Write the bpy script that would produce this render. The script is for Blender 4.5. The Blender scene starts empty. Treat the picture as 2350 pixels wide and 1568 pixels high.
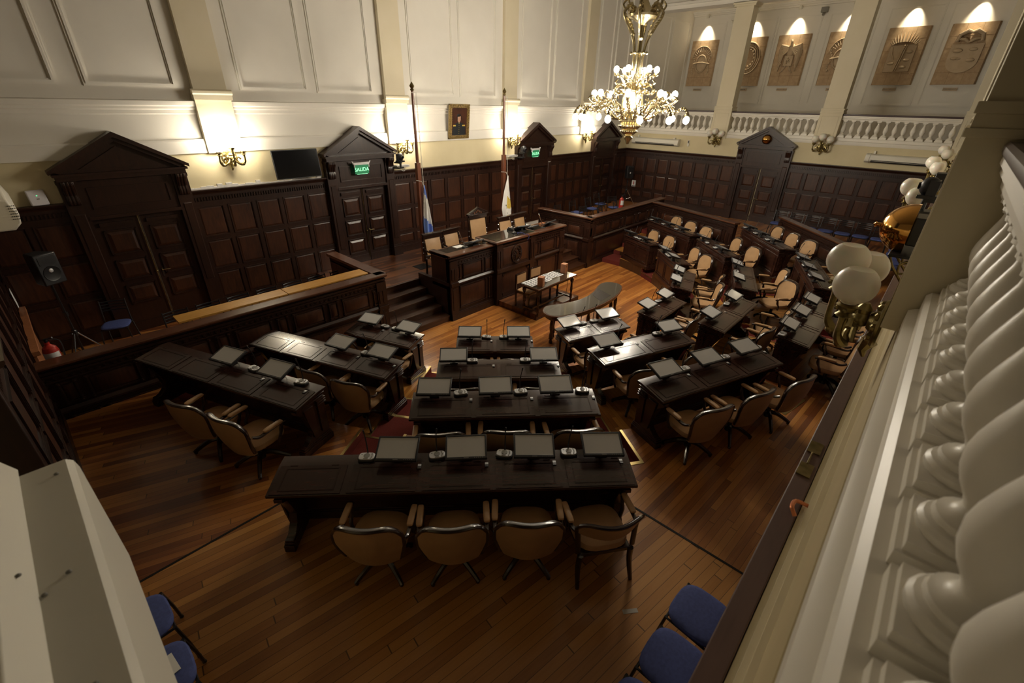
import bpy, bmesh, math, random
from math import sin, cos, pi, radians as R, sqrt, floor, atan2
from mathutils import Matrix, Vector
random.seed(7)
SC = bpy.context.scene
COL = SC.collection

# ------------------------------------------------------------------ camera, world, exposure
F_PX, PITCH, YAW, ROLL = 1030.2, R(27.964), R(42.075), R(1.248)
CAM_Z = 4.9
_c = Vector((cos(PITCH)*cos(YAW), cos(PITCH)*sin(YAW), -sin(PITCH)))
_r0 = Vector((sin(YAW), -cos(YAW), 0)); _u0 = _r0.cross(_c)
_r = cos(ROLL)*_r0 + sin(ROLL)*_u0
_u = -sin(ROLL)*_r0 + cos(ROLL)*_u0
cd = bpy.data.cameras.new('camera'); cam = bpy.data.objects.new('camera', cd); COL.objects.link(cam)
cam.matrix_world = Matrix(((_r.x, _u.x, -_c.x, 0), (_r.y, _u.y, -_c.y, 0), (_r.z, _u.z, -_c.z, CAM_Z), (0, 0, 0, 1)))
cd.sensor_fit = 'HORIZONTAL'; cd.sensor_width = 36; cd.lens = F_PX/2350*36
cd.clip_start = 0.02; cd.clip_end = 100
cd.dof.use_dof = True; cd.dof.focus_distance = 8.0; cd.dof.aperture_fstop = 2.8
SC.camera = cam
W = bpy.data.worlds.new('world'); SC.world = W; W.use_nodes = True
W.node_tree.nodes['Background'].inputs[0].default_value = (1, .85, .65, 1)
W.node_tree.nodes['Background'].inputs[1].default_value = 0.01
SC.view_settings.view_transform = 'Standard'; SC.view_settings.look = 'None'
SC.view_settings.exposure = 0.1; SC.view_settings.gamma = 1.0; SC.view_settings.use_curve_mapping = False
GLOBE_E = 300.0     # chandelier globes
SCONCE_E = 90.0    # lit wall lamps
SPOT_W = 230.0      # picture spots in the gallery

def img_xy(p):
    d = Vector(p) - Vector((0, 0, CAM_Z))
    z = d.dot(_c)
    return (1175 + F_PX*d.dot(_r)/z, 784 - F_PX*d.dot(_u)/z, z)

# ------------------------------------------------------------------ mesh builder
class MB:
    def __init__(s):
        s.v = []; s.f = []; s.m = []; s.tf = None; s.mi = 0
    def pt(s, a, b, c):
        p = s.tf(a, b, c) if s.tf else (a, b, c)
        s.v.append(p); return len(s.v)-1
    def face(s, ids):
        s.f.append(ids); s.m.append(s.mi)
    def box(s, a0, a1, b0, b1, c0, c1):
        i = [s.pt(a, b, c) for c in (c0, c1) for b in (b0, b1) for a in (a0, a1)]
        for q in ((0, 1, 3, 2), (4, 6, 7, 5), (0, 4, 5, 1), (2, 3, 7, 6), (0, 2, 6, 4), (1, 5, 7, 3)):
            s.face([i[k] for k in q])
        return s
    def frus(s, r0, b0, r1, b1):       # frustum in the (a,c) plane from b0 to b1
        i = [s.pt(a, b0, c) for a, c in ((r0[0], r0[2]), (r0[1], r0[2]), (r0[1], r0[3]), (r0[0], r0[3]))]
        j = [s.pt(a, b1, c) for a, c in ((r1[0], r1[2]), (r1[1], r1[2]), (r1[1], r1[3]), (r1[0], r1[3]))]
        for k in range(4): s.face([i[k], i[(k+1) % 4], j[(k+1) % 4], j[k]])
        s.face(j); s.face(i[::-1])
        return s
    def prism(s, poly, z0, z1):        # polygon in (a,b), extruded in c
        i = [s.pt(a, b, z0) for a, b in poly]; j = [s.pt(a, b, z1) for a, b in poly]; n = len(poly)
        for k in range(n): s.face([i[k], i[(k+1) % n], j[(k+1) % n], j[k]])
        s.face(j); s.face(i[::-1]); return s
    def prism_b(s, poly, b0, b1):      # polygon in (a,c), extruded in b
        i = [s.pt(a, b0, c) for a, c in poly]; j = [s.pt(a, b1, c) for a, c in poly]; n = len(poly)
        for k in range(n): s.face([i[k], i[(k+1) % n], j[(k+1) % n], j[k]])
        s.face(j); s.face(i[::-1]); return s
    def prism_a(s, poly, a0, a1):      # polygon in (b,c), extruded in a
        i = [s.pt(a0, b, c) for b, c in poly]; j = [s.pt(a1, b, c) for b, c in poly]; n = len(poly)
        for k in range(n): s.face([i[k], i[(k+1) % n], j[(k+1) % n], j[k]])
        s.face(j); s.face(i[::-1]); return s
    def lathe(s, prof, n=16, c=(0, 0, 0), axis=2):
        rows = []
        for r, z in prof:
            row = []
            for k in range(n):
                t = 2*pi*k/n; x, y = r*cos(t), r*sin(t)
                p = (x, y, z) if axis == 2 else ((z, x, y) if axis == 0 else (x, z, y))
                row.append(s.pt(c[0]+p[0], c[1]+p[1], c[2]+p[2]))
            rows.append(row)
        for a, b in zip(rows, rows[1:]):
            for k in range(n): s.face([a[k], a[(k+1) % n], b[(k+1) % n], b[k]])
        if prof[0][0] > 1e-4: s.face(rows[0][::-1])
        if prof[-1][0] > 1e-4: s.face(rows[-1])
        return s
    def sphere(s, c, r, nu=16, nv=10, sx=1, sy=1, sz=1):
        rows = []
        for j in range(1, nv):
            ph = pi*j/nv
            rows.append([s.pt(c[0]+sx*r*sin(ph)*cos(2*pi*k/nu), c[1]+sy*r*sin(ph)*sin(2*pi*k/nu), c[2]-sz*r*cos(ph)) for k in range(nu)])
        lo = s.pt(c[0], c[1], c[2]-sz*r); hi = s.pt(c[0], c[1], c[2]+sz*r)
        for k in range(nu):
            s.face([lo, rows[0][(k+1) % nu], rows[0][k]]); s.face([hi, rows[-1][k], rows[-1][(k+1) % nu]])
        for a, b in zip(rows, rows[1:]):
            for k in range(nu): s.face([a[k], a[(k+1) % nu], b[(k+1) % nu], b[k]])
        return s
    def tube(s, pts, rad, n=8, flat=1.0, up=(0, 0, 1)):   # flat: second radius factor
        pts = [Vector(p) for p in pts]; rows = []
        N = len(pts)
        rr = rad if isinstance(rad, (list, tuple)) else [rad]*N
        prev = None
        for i, p in enumerate(pts):
            t = (pts[min(i+1, N-1)] - pts[max(i-1, 0)])
            t = t.normalized() if t.length > 1e-9 else Vector((0, 0, 1))
            if prev is None:
                a = Vector(up)
                if abs(a.dot(t)) > .95: a = Vector((1, 0, 0))
                x = a.cross(t).normalized()
            else:
                x = (prev - t*prev.dot(t)).normalized()
            prev = x; y = t.cross(x)
            rows.append([s.pt(*(p + rr[i]*(cos(2*pi*k/n)*x + flat*sin(2*pi*k/n)*y))) for k in range(n)])
        for a, b in zip(rows, rows[1:]):
            for k in range(n): s.face([a[k], a[(k+1) % n], b[(k+1) % n], b[k]])
        s.face(rows[0][::-1]); s.face(rows[-1]); return s
    def cushion(s, c, w, d, h, nu=10, nv=10, p=4.0, dome=.35):   # soft pad, flat-ish underside
        def ring(k, sc, z):
            out = []
            n = 28
            for i in range(n):
                t = 2*pi*i/n
                x = abs(cos(t))**(2/p)*(1 if cos(t) >= 0 else -1); y = abs(sin(t))**(2/p)*(1 if sin(t) >= 0 else -1)
                out.append(s.pt(c[0]+x*w/2*sc, c[1]+y*d/2*sc, c[2]+z))
            return out
        prof = [(.9, 0), (1, h*.25), (1, h*.5), (.95, h*.72), (.82, h*.86), (.55, h*.96), (.25, h)]
        rows = [ring(0, a, z) for a, z in prof]
        for a, b in zip(rows, rows[1:]):
            for k in range(28): s.face([a[k], a[(k+1) % 28], b[(k+1) % 28], b[k]])
        s.face(rows[0][::-1]); s.face(rows[-1]); return s
    def grid(s, fn, nu, nv):
        ids = [[s.pt(*fn(i/nu, j/nv)) for i in range(nu+1)] for j in range(nv+1)]
        for j in range(nv):
            for i in range(nu): s.face([ids[j][i], ids[j][i+1], ids[j+1][i+1], ids[j+1][i]])
        return s
    def slab(s, fn, nu, nv):           # closed curved slab: fn(u,v,side) side 0/1
        A = [[s.pt(*fn(i/nu, j/nv, 0)) for i in range(nu+1)] for j in range(nv+1)]
        B = [[s.pt(*fn(i/nu, j/nv, 1)) for i in range(nu+1)] for j in range(nv+1)]
        for j in range(nv):
            for i in range(nu):
                s.face([A[j][i], A[j][i+1], A[j+1][i+1], A[j+1][i]]); s.face([B[j][i], B[j+1][i], B[j+1][i+1], B[j][i+1]])
        for i in range(nu):
            s.face([A[0][i], B[0][i], B[0][i+1], A[0][i+1]]); s.face([A[nv][i], A[nv][i+1], B[nv][i+1], B[nv][i]])
        for j in range(nv):
            s.face([A[j][0], A[j+1][0], B[j+1][0], B[j][0]]); s.face([A[j][nu], B[j][nu], B[j+1][nu], A[j+1][nu]])
        return s

def mesh(name, M, mats, smooth=True, angle=40):
    me = bpy.data.meshes.new(name)
    me.from_pydata([tuple(p) for p in M.v], [], M.f)
    mats = mats if isinstance(mats, (list, tuple)) else [mats]
    for m in mats: me.materials.append(m)
    me.polygons.foreach_set('material_index', M.m)
    bm = bmesh.new(); bm.from_mesh(me); bmesh.ops.recalc_face_normals(bm, faces=bm.faces); bm.to_mesh(me); bm.free()
    if smooth:
        me.shade_smooth(); me.set_sharp_from_angle(angle=R(angle))
    me.update()
    return me
def obj(name, M, mats, parent=None, bevel=0, smooth=True, label=None, angle=32):
    o = bpy.data.objects.new(name, mesh(name, M, mats, smooth, angle)); COL.objects.link(o)
    if parent: o.parent = parent
    if label: o['label'] = label
    if bevel:
        b = o.modifiers.new('edge', 'BEVEL'); b.width = bevel; b.segments = 2; b.limit_method = 'ANGLE'; b.angle_limit = R(50)
    return o
def tag(o, label, cat, group=None, kind=None):
    o['label'] = label; o['category'] = cat
    if group: o['group'] = group
    if kind: o['kind'] = kind
    return o
def thing(name, label, cat, loc=(0, 0, 0), rz=0, group=None, kind=None):
    o = bpy.data.objects.new(name, None); COL.objects.link(o); o.empty_display_size = .1
    o.location = loc; o.rotation_euler = (0, 0, rz)
    return tag(o, label, cat, group, kind)
def struct(name, M, mats, label, bevel=0, smooth=True):
    o = obj(name, M, mats, None, bevel, smooth, angle=14); o['kind'] = 'structure'; o['label'] = label; o['category'] = 'room'; return o
def dup(root, loc, rz, label=None, group=None):
    r = root.copy(); COL.objects.link(r); r.location = loc; r.rotation_euler = (0, 0, rz)
    if label: r['label'] = label
    if group: r['group'] = group
    for ch in list(root.children):
        c = ch.copy(); COL.objects.link(c); c.parent = r
        for g in list(ch.children):
            d = g.copy(); COL.objects.link(d); d.parent = c
    return r
def frame(o, ang):     # local frame at o rotated about z: a along, b = +90deg, c up
    ca, sa = cos(ang), sin(ang)
    return lambda a, b, c: (o[0]+a*ca-b*sa, o[1]+a*sa+b*ca, o[2]+c)
def text(name, body, size, parent, loc, rot, mat, ext=.002, align='CENTER'):
    cu = bpy.data.curves.new(name, 'FONT'); cu.body = body; cu.size = size; cu.extrude = ext
    cu.align_x = align; cu.align_y = 'CENTER'; cu.materials.append(mat)
    t = bpy.data.objects.new('tmp', cu); COL.objects.link(t)
    me = bpy.data.meshes.new_from_object(t.evaluated_get(bpy.context.evaluated_depsgraph_get()))
    bpy.data.objects.remove(t); bpy.data.curves.remove(cu)
    if not me.materials: me.materials.append(mat)
    o = bpy.data.objects.new(name, me); COL.objects.link(o); o.parent = parent; o.location = loc; o.rotation_euler = rot
    return o

# ------------------------------------------------------------------ materials
def mat(name, col=(.5, .5, .5), rough=.5, metal=0, emit=None, es=0, spec=.5, coat=0, ior=None, trans=0):
    m = bpy.data.materials.new(name); m.use_nodes = True
    b = m.node_tree.nodes['Principled BSDF']
    b.inputs['Base Color'].default_value = (*col, 1); b.inputs['Roughness'].default_value = rough
    b.inputs['Metallic'].default_value = metal; b.inputs['Specular IOR Level'].default_value = spec
    b.inputs['Coat Weight'].default_value = coat; b.inputs['Coat Roughness'].default_value = .12
    b.inputs['Transmission Weight'].default_value = trans
    if ior: b.inputs['IOR'].default_value = ior
    if emit:
        b.inputs['Emission Color'].default_value = (*emit, 1); b.inputs['Emission Strength'].default_value = es
    return m
def nd(nt, t, **k):
    n = nt.nodes.new(t)
    for a, v in k.items():
        if a.startswith('i_'):
            key = a[2:]; key = int(key) if key.isdigit() else key
            if hasattr(v, 'is_output') or isinstance(v, bpy.types.NodeSocket): nt.links.new(v, n.inputs[key])
            else: n.inputs[key].default_value = v
        else: setattr(n, a, v)
    return n
def mth(nt, op, a, b=0.0):
    n = nt.nodes.new('ShaderNodeMath'); n.operation = op
    for i, v in enumerate((a, b)):
        if isinstance(v, bpy.types.NodeSocket): nt.links.new(v, n.inputs[i])
        else: n.inputs[i].default_value = v
    return n.outputs[0]
def ramp(nt, fac, stops):
    n = nt.nodes.new('ShaderNodeValToRGB'); nt.links.new(fac, n.inputs[0])
    e = n.color_ramp.elements
    while len(e) < len(stops): e.new(.5)
    for q, (p, c) in zip(e, stops): q.position = p; q.color = (*c, 1)
    return n.outputs[0]
def noisy(name, c0, c1, scale=(1, 1, 1), nscale=6, rough=.5, bump=0, bscale=60, coat=0, detail=4, spec=.5, metal=0):
    m = mat(name, c0, rough, metal, spec=spec, coat=coat); nt = m.node_tree; b = nt.nodes['Principled BSDF']
    tc = nd(nt, 'ShaderNodeTexCoord'); mp = nd(nt, 'ShaderNodeMapping', i_0=tc.outputs['Object']); mp.inputs['Scale'].default_value = scale
    nz = nd(nt, 'ShaderNodeTexNoise', i_Vector=mp.outputs[0], i_Scale=nscale, i_Detail=detail)
    nt.links.new(ramp(nt, nz.outputs[0], [(.3, c0), (.7, c1)]), b.inputs['Base Color'])
    if bump:
        n2 = nd(nt, 'ShaderNodeTexNoise', i_Vector=tc.outputs['Object'], i_Scale=bscale, i_Detail=3)
        bp = nd(nt, 'ShaderNodeBump', i_Height=n2.outputs[0], i_Strength=bump, i_Distance=.01)
        nt.links.new(bp.outputs[0], b.inputs['Normal'])
    return m
def planks(name, stops, width=.075, length=1.9, ang=0, polar=None, gap=(.012, .006, .003), rough=.33, gapw=.05, coat=.25):
    m = mat(name, (.3, .15, .05), rough, coat=coat); nt = m.node_tree; b = nt.nodes['Principled BSDF']
    tc = nd(nt, 'ShaderNodeTexCoord')
    if polar:
        mp = nd(nt, 'ShaderNodeMapping', i_0=tc.outputs['Object']); mp.inputs['Location'].default_value = (-polar[0], -polar[1], 0)
        sp = nd(nt, 'ShaderNodeSeparateXYZ', i_0=mp.outputs[0])
        v = mth(nt, 'MULTIPLY', mth(nt, 'ARCTAN2', sp.outputs[1], sp.outputs[0]), polar[2])
        u = mth(nt, 'SQRT', mth(nt, 'ADD', mth(nt, 'MULTIPLY', sp.outputs[0], sp.outputs[0]), mth(nt, 'MULTIPLY', sp.outputs[1], sp.outputs[1])))
    else:
        mp = nd(nt, 'ShaderNodeMapping', i_0=tc.outputs['Object']); mp.inputs['Rotation'].default_value = (0, 0, -ang)
        sp = nd(nt, 'ShaderNodeSeparateXYZ', i_0=mp.outputs[0]); u, v = sp.outputs[0], sp.outputs[1]
    vs = mth(nt, 'DIVIDE', v, width); row = mth(nt, 'FLOOR', vs)
    wn = nd(nt, 'ShaderNodeTexWhiteNoise', noise_dimensions='1D', i_W=row)
    us = mth(nt, 'ADD', mth(nt, 'DIVIDE', u, length), mth(nt, 'MULTIPLY', wn.outputs[0], 9.7)); idx = mth(nt, 'FLOOR', us)
    cv = nd(nt, 'ShaderNodeCombineXYZ', i_0=row, i_1=idx)
    w2 = nd(nt, 'ShaderNodeTexWhiteNoise', noise_dimensions='3D', i_Vector=cv.outputs[0])
    gv = nd(nt, 'ShaderNodeCombineXYZ', i_0=mth(nt, 'MULTIPLY', u, 2.2), i_1=mth(nt, 'MULTIPLY', v, 38.0), i_2=mth(nt, 'MULTIPLY', w2.outputs[0], 40))
    gz = nd(nt, 'ShaderNodeTexNoise', i_Vector=gv.outputs[0], i_Scale=1.0, i_Detail=5, i_Distortion=.6)
    bz = nd(nt, 'ShaderNodeTexNoise', i_Vector=tc.outputs['Object'], i_Scale=.55, i_Detail=2)
    f = mth(nt, 'ADD', mth(nt, 'MULTIPLY', w2.outputs[0], .62), mth(nt, 'MULTIPLY', gz.outputs[0], .38))
    f = mth(nt, 'ADD', f, mth(nt, 'MULTIPLY', mth(nt, 'SUBTRACT', bz.outputs[0], .5), .7))
    c = ramp(nt, f, stops)
    fr = mth(nt, 'FRACT', vs); fu = mth(nt, 'FRACT', us)
    g = mth(nt, 'MAXIMUM', mth(nt, 'LESS_THAN', fr, gapw), mth(nt, 'LESS_THAN', fu, .004))
    mx = nd(nt, 'ShaderNodeMix', data_type='RGBA'); nt.links.new(mth(nt, 'MULTIPLY', g, .75), mx.inputs[0]); nt.links.new(c, mx.inputs[6]); mx.inputs[7].default_value = (*gap, 1)
    nt.links.new(mx.outputs[2], b.inputs['Base Color'])
    nt.links.new(mth(nt, 'ADD', mth(nt, 'MULTIPLY', gz.outputs[0], .18), rough-.08), b.inputs['Roughness'])
    return m
def wood(name, c0, c1, rough=.32, coat=.3, sc=(9, 9, 1.1)):
    m = mat(name, c0, rough, coat=coat); nt = m.node_tree; b = nt.nodes['Principled BSDF']
    tc = nd(nt, 'ShaderNodeTexCoord'); oi = nd(nt, 'ShaderNodeObjectInfo')
    mp = nd(nt, 'ShaderNodeMapping', i_0=tc.outputs['Object']); mp.inputs['Scale'].default_value = sc
    nz = nd(nt, 'ShaderNodeTexNoise', i_Vector=mp.outputs[0], i_Scale=2.6, i_Detail=6, i_Distortion=.9)
    n2 = nd(nt, 'ShaderNodeTexNoise', i_Vector=tc.outputs['Object'], i_Scale=.9, i_Detail=2)
    f = mth(nt, 'ADD', mth(nt, 'MULTIPLY', nz.outputs[0], .6), mth(nt, 'MULTIPLY', n2.outputs[0], .4))
    nt.links.new(ramp(nt, f, [(.32, c0), (.68, c1)]), b.inputs['Base Color'])
    return m

WD = wood('mahogany', (.013, .0052, .0036), (.040, .0145, .0075), rough=.36, coat=.12)
WP = wood('mahogany_panel', (.020, .0068, .0038), (.078, .026, .0105), rough=.38, coat=.12)
WK = wood('desk_wood', (.015, .006, .004), (.050, .018, .011), rough=.24, coat=.15, sc=(1.2, 9, 9))
WR = wood('chair_wood', (.010, .0042, .003), (.030, .011, .006), rough=.25, coat=.6)
WO = wood('oak_board', (.42, .20, .035), (.60, .33, .075), rough=.35, coat=.3, sc=(1.2, 10, 10))
WB = wood('orange_wood', (.28, .10, .04), (.42, .17, .07), rough=.4, coat=.1, sc=(8, 8, 1))
LE = noisy('tan_leather', (.36, .215, .105), (.43, .265, .135), nscale=5, rough=.42, bump=.08, bscale=220, spec=.45)
BLU = noisy('blue_fabric', (.045, .062, .20), (.06, .085, .26), nscale=40, rough=.85, bump=.15, bscale=500)
BLK = mat('black_metal', (.012, .012, .013), .35, 0, spec=.5)
BPL = mat('black_plastic', (.014, .014, .016), .42)
SCR = mat('screen_glass', (.46, .455, .445), .10, 0, spec=.8)  # grey base colour paints in the reflection of the bright ceiling
SIL = mat('silver_plastic', (.55, .55, .56), .38, .15)
GRY = mat('grey_mesh', (.20, .19, .17), .6)
CHR = mat('chrome', (.75, .75, .76), .18, 1)
BRS = mat('brass', (.44, .37, .22), .24, 1)
BRD = noisy('old_brass', (.17, .135, .055), (.42, .34, .16), nscale=14, rough=.34, metal=1)
GLD = mat('polished_brass', (.80, .42, .11), .10, 1)
NOS = mat('brass_edging', (.62, .47, .20), .35, 1)
RED = noisy('red_carpet', (.115, .022, .017), (.15, .030, .023), nscale=60, rough=.95, bump=.25, bscale=400, spec=.1)
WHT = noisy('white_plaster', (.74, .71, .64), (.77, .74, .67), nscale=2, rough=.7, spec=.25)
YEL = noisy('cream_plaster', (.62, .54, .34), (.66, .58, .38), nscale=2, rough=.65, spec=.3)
DIM = noisy('darkened_plaster', (.24, .21, .16), (.27, .24, .19), nscale=2, rough=.8)  # dark tone for unseen walls and ceiling, cuts the light they bounce
CRM = noisy('pale_cream_plaster', (.68, .61, .44), (.71, .64, .48), nscale=2, rough=.65, spec=.3)
BAL = noisy('baluster_paint', (.78, .74, .65), (.80, .76, .68), nscale=3, rough=.38, spec=.4)
RAILC = mat('handrail_dark', (.075, .05, .05), .35, coat=.3)
WCAP = wood('dusty_wood', (.085, .045, .04), (.12, .065, .055), rough=.55, coat=0, sc=(1.2, 10, 10))
ACW = mat('ac_paint', (.70, .67, .58), .4)
ACD = mat('ac_dark', (.03, .03, .03), .6)
STN = noisy('travertine', (.43, .30, .18), (.53, .385, .24), nscale=9, rough=.8, bump=.5, bscale=45, spec=.2)
STS = noisy('travertine_smooth', (.50, .38, .25), (.58, .455, .31), nscale=6, rough=.75, spec=.2)
GLOBE = mat('frosted_globe', (.78, .74, .64), .32, spec=.5, trans=.0)
GLOBE.node_tree.nodes['Principled BSDF'].inputs['Subsurface Weight'].default_value = .3
LITC = mat('lit_globe', (.9, .88, .8), .4, emit=(1, .90, .74), es=GLOBE_E)
LITS = mat('lit_sconce_globe', (.9, .88, .8), .4, emit=(1, .89, .71), es=SCONCE_E)
LITV = mat('lit_vase_glass', (.85, .75, .5), .4, emit=(1, .84, .55), es=1.5)
GLS = mat('glass_top', (.030, .024, .016), .03, spec=.5, coat=1, ior=2.0)
PAP = mat('paper', (.75, .75, .74), .7)
INK = mat('print', (.10, .10, .11), .7)
EXG = mat('exit_green', (.02, .12, .05), .3, emit=(.05, .5, .2), es=.25)
EXL = mat('exit_letters', (.4, .9, .55), .4, emit=(.35, 1, .55), es=1.1)
EXF = mat('exit_fitting', (.75, .75, .75), .4)
TVB = mat('tv_black', (.004, .004, .005), .15, spec=.2)
FBL = mat('flag_blue', (.14, .23, .60), .75)
FWH = mat('flag_white', (.80, .78, .74), .75)
FLB = mat('flag_light_blue', (.24, .52, .78), .75)
FYE = noisy('flag_gold', (.55, .38, .04), (.75, .58, .12), nscale=60, rough=.7)
FGR = mat('flag_green', (.06, .09, .04), .8)
ROPE = mat('rope', (.55, .52, .46), .8)
REDP = mat('red_paint', (.45, .03, .02), .35)
COPP = mat('copper_pipe', (.7, .25, .12), .3, .6)
PTA = noisy('portrait_ground', (.018, .008, .005), (.10, .034, .018), nscale=2.5, rough=.35)
PTS = mat('portrait_skin', (.52, .30, .20), .5)
PTH = mat('portrait_hair', (.012, .009, .007), .5)
PTC = mat('portrait_coat', (.010, .013, .016), .5)
GIL = noisy('gilt_frame', (.10, .06, .015), (.36, .24, .07), nscale=38, rough=.42, bump=.8, bscale=70)
LEDG = mat('green_led', (.1, .8, .3), .4, emit=(.1, 1, .35), es=1.5)

CEN = (8.85, 8.55)
LV = .273
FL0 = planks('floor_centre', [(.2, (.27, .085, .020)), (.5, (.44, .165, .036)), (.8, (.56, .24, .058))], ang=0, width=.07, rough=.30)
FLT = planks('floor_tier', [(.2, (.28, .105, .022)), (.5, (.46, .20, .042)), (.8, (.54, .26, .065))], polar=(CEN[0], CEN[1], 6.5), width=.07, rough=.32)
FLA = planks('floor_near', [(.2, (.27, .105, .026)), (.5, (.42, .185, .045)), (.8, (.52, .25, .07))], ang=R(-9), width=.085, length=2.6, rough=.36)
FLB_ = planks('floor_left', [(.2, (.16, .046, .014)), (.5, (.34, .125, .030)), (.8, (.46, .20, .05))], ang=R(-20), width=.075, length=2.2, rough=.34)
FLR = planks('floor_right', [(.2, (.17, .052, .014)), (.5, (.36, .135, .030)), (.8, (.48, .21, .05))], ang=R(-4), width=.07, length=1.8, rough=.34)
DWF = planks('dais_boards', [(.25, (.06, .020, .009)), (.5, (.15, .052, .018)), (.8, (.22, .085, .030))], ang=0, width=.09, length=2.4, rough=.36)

# ------------------------------------------------------------------ setting: floors and tiers
XL, XR, YB, YF, ZC = -.55, 20.4, 11.5, -.08, 9.6
Z3 = 3*LV
FRONT = 8.03     # front plane of the boxes beside the dais
M = MB(); M.box(-.2, 18, .5, 9.3, -.1, 0); struct('floor', M, FL0, 'polished plank floor of the well in front of the dais', smooth=False)

AISLES = [R(a) for a in (-58.3, -35, -11.65, 11.65, 35, 58.3)]
HALF, DEP = .32, .66
RAD = {1: 4.85, 2: 6.15, 3: 7.5}
def pol(r, ph): return (CEN[0]+r*sin(ph), CEN[1]-r*cos(ph))
def inner_line(r):
    """inner edge of a tier from left to right with the aisle notches cut in"""
    end = math.acos((CEN[1]-FRONT)/r); endn = math.acos((CEN[1]-7.32)/(r+DEP)); endi = math.acos((CEN[1]-7.32)/r)
    pts = [(CEN[0]-sqrt((r+DEP)**2-(CEN[1]-FRONT)**2), FRONT), pol(r+DEP, -endn), pol(r, -endi)]
    cuts = sorted(AISLES); prev = -endi
    for a in cuts:
        h0 = math.asin(HALF/r); h1 = math.asin(HALF/(r+DEP))
        n = 8
        for k in range(1, n+1): pts.append(pol(r, prev+(a-h0-prev)*k/n))
        for k in range(0, 4): pts.append(pol(r+DEP, a-h1+2*h1*k/3))
        pts.append(pol(r, a+h0)); prev = a+h0
    for k in range(1, 9): pts.append(pol(r, prev+(endi-prev)*k/8))
    pts += [pol(r+DEP, endn), (CEN[0]+sqrt((r+DEP)**2-(CEN[1]-FRONT)**2), FRONT)]
    return pts
def tier(k, rout, name, mats, label, z0):
    inn = inner_line(RAD[k])
    if rout:
        e = math.acos((CEN[1]-FRONT)/rout)
        out = [pol(rout, e-2*e*i/48) for i in range(49)]
    else:
        out = [(XR, FRONT), (XR, YF), (-1.2, YF), (-1.2, FRONT)]
    M = MB(); poly = inn + out
    M.prism(poly, z0, k*LV)
    M.m[:] = [1 if abs(M.v[f[0]][2]-M.v[f[-1]][2]) > .01 or len(f) == 4 else 0 for f in M.f]
    return struct(name, M, mats, label, smooth=False)
RIS = wood('riser_wood', (.028, .012, .006), (.075, .030, .012), rough=.4, coat=.2)
tier(1, 7.0, 'floor_tier_1', [FLT, RIS], 'lowest curved wooden step platform of the seating', 0)
tier(2, 8.4, 'floor_tier_2', [FLT, RIS], 'middle curved wooden step platform of the seating', LV)
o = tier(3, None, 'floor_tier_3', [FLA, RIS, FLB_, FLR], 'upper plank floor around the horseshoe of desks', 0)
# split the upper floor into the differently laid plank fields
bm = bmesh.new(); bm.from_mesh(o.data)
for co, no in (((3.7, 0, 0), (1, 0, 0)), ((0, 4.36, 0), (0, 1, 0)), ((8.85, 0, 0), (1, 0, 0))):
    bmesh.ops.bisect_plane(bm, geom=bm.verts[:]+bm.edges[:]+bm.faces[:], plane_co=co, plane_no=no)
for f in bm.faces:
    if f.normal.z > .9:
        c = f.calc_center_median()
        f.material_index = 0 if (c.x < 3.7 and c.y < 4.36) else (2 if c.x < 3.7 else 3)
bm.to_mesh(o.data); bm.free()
# other floor fields behind the boxes and under the dais
ZBX = .5; ZBR = .66
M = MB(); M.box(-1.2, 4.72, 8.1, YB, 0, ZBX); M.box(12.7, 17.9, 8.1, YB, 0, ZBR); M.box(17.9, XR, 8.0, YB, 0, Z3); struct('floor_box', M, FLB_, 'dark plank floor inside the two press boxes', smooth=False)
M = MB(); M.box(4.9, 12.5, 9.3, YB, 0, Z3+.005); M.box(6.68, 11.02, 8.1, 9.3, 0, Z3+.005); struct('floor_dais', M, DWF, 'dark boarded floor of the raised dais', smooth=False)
M = MB()   # seams
M.box(3.69, 3.715, .1, 1.5, Z3, Z3+.004); M.box(-.5, 1.0, 4.35, 4.375, Z3, Z3+.004)
struct('trim_1', M, mat('seam', (.006, .005, .004), .8), 'dark seams where plank fields of the floor meet')

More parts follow.
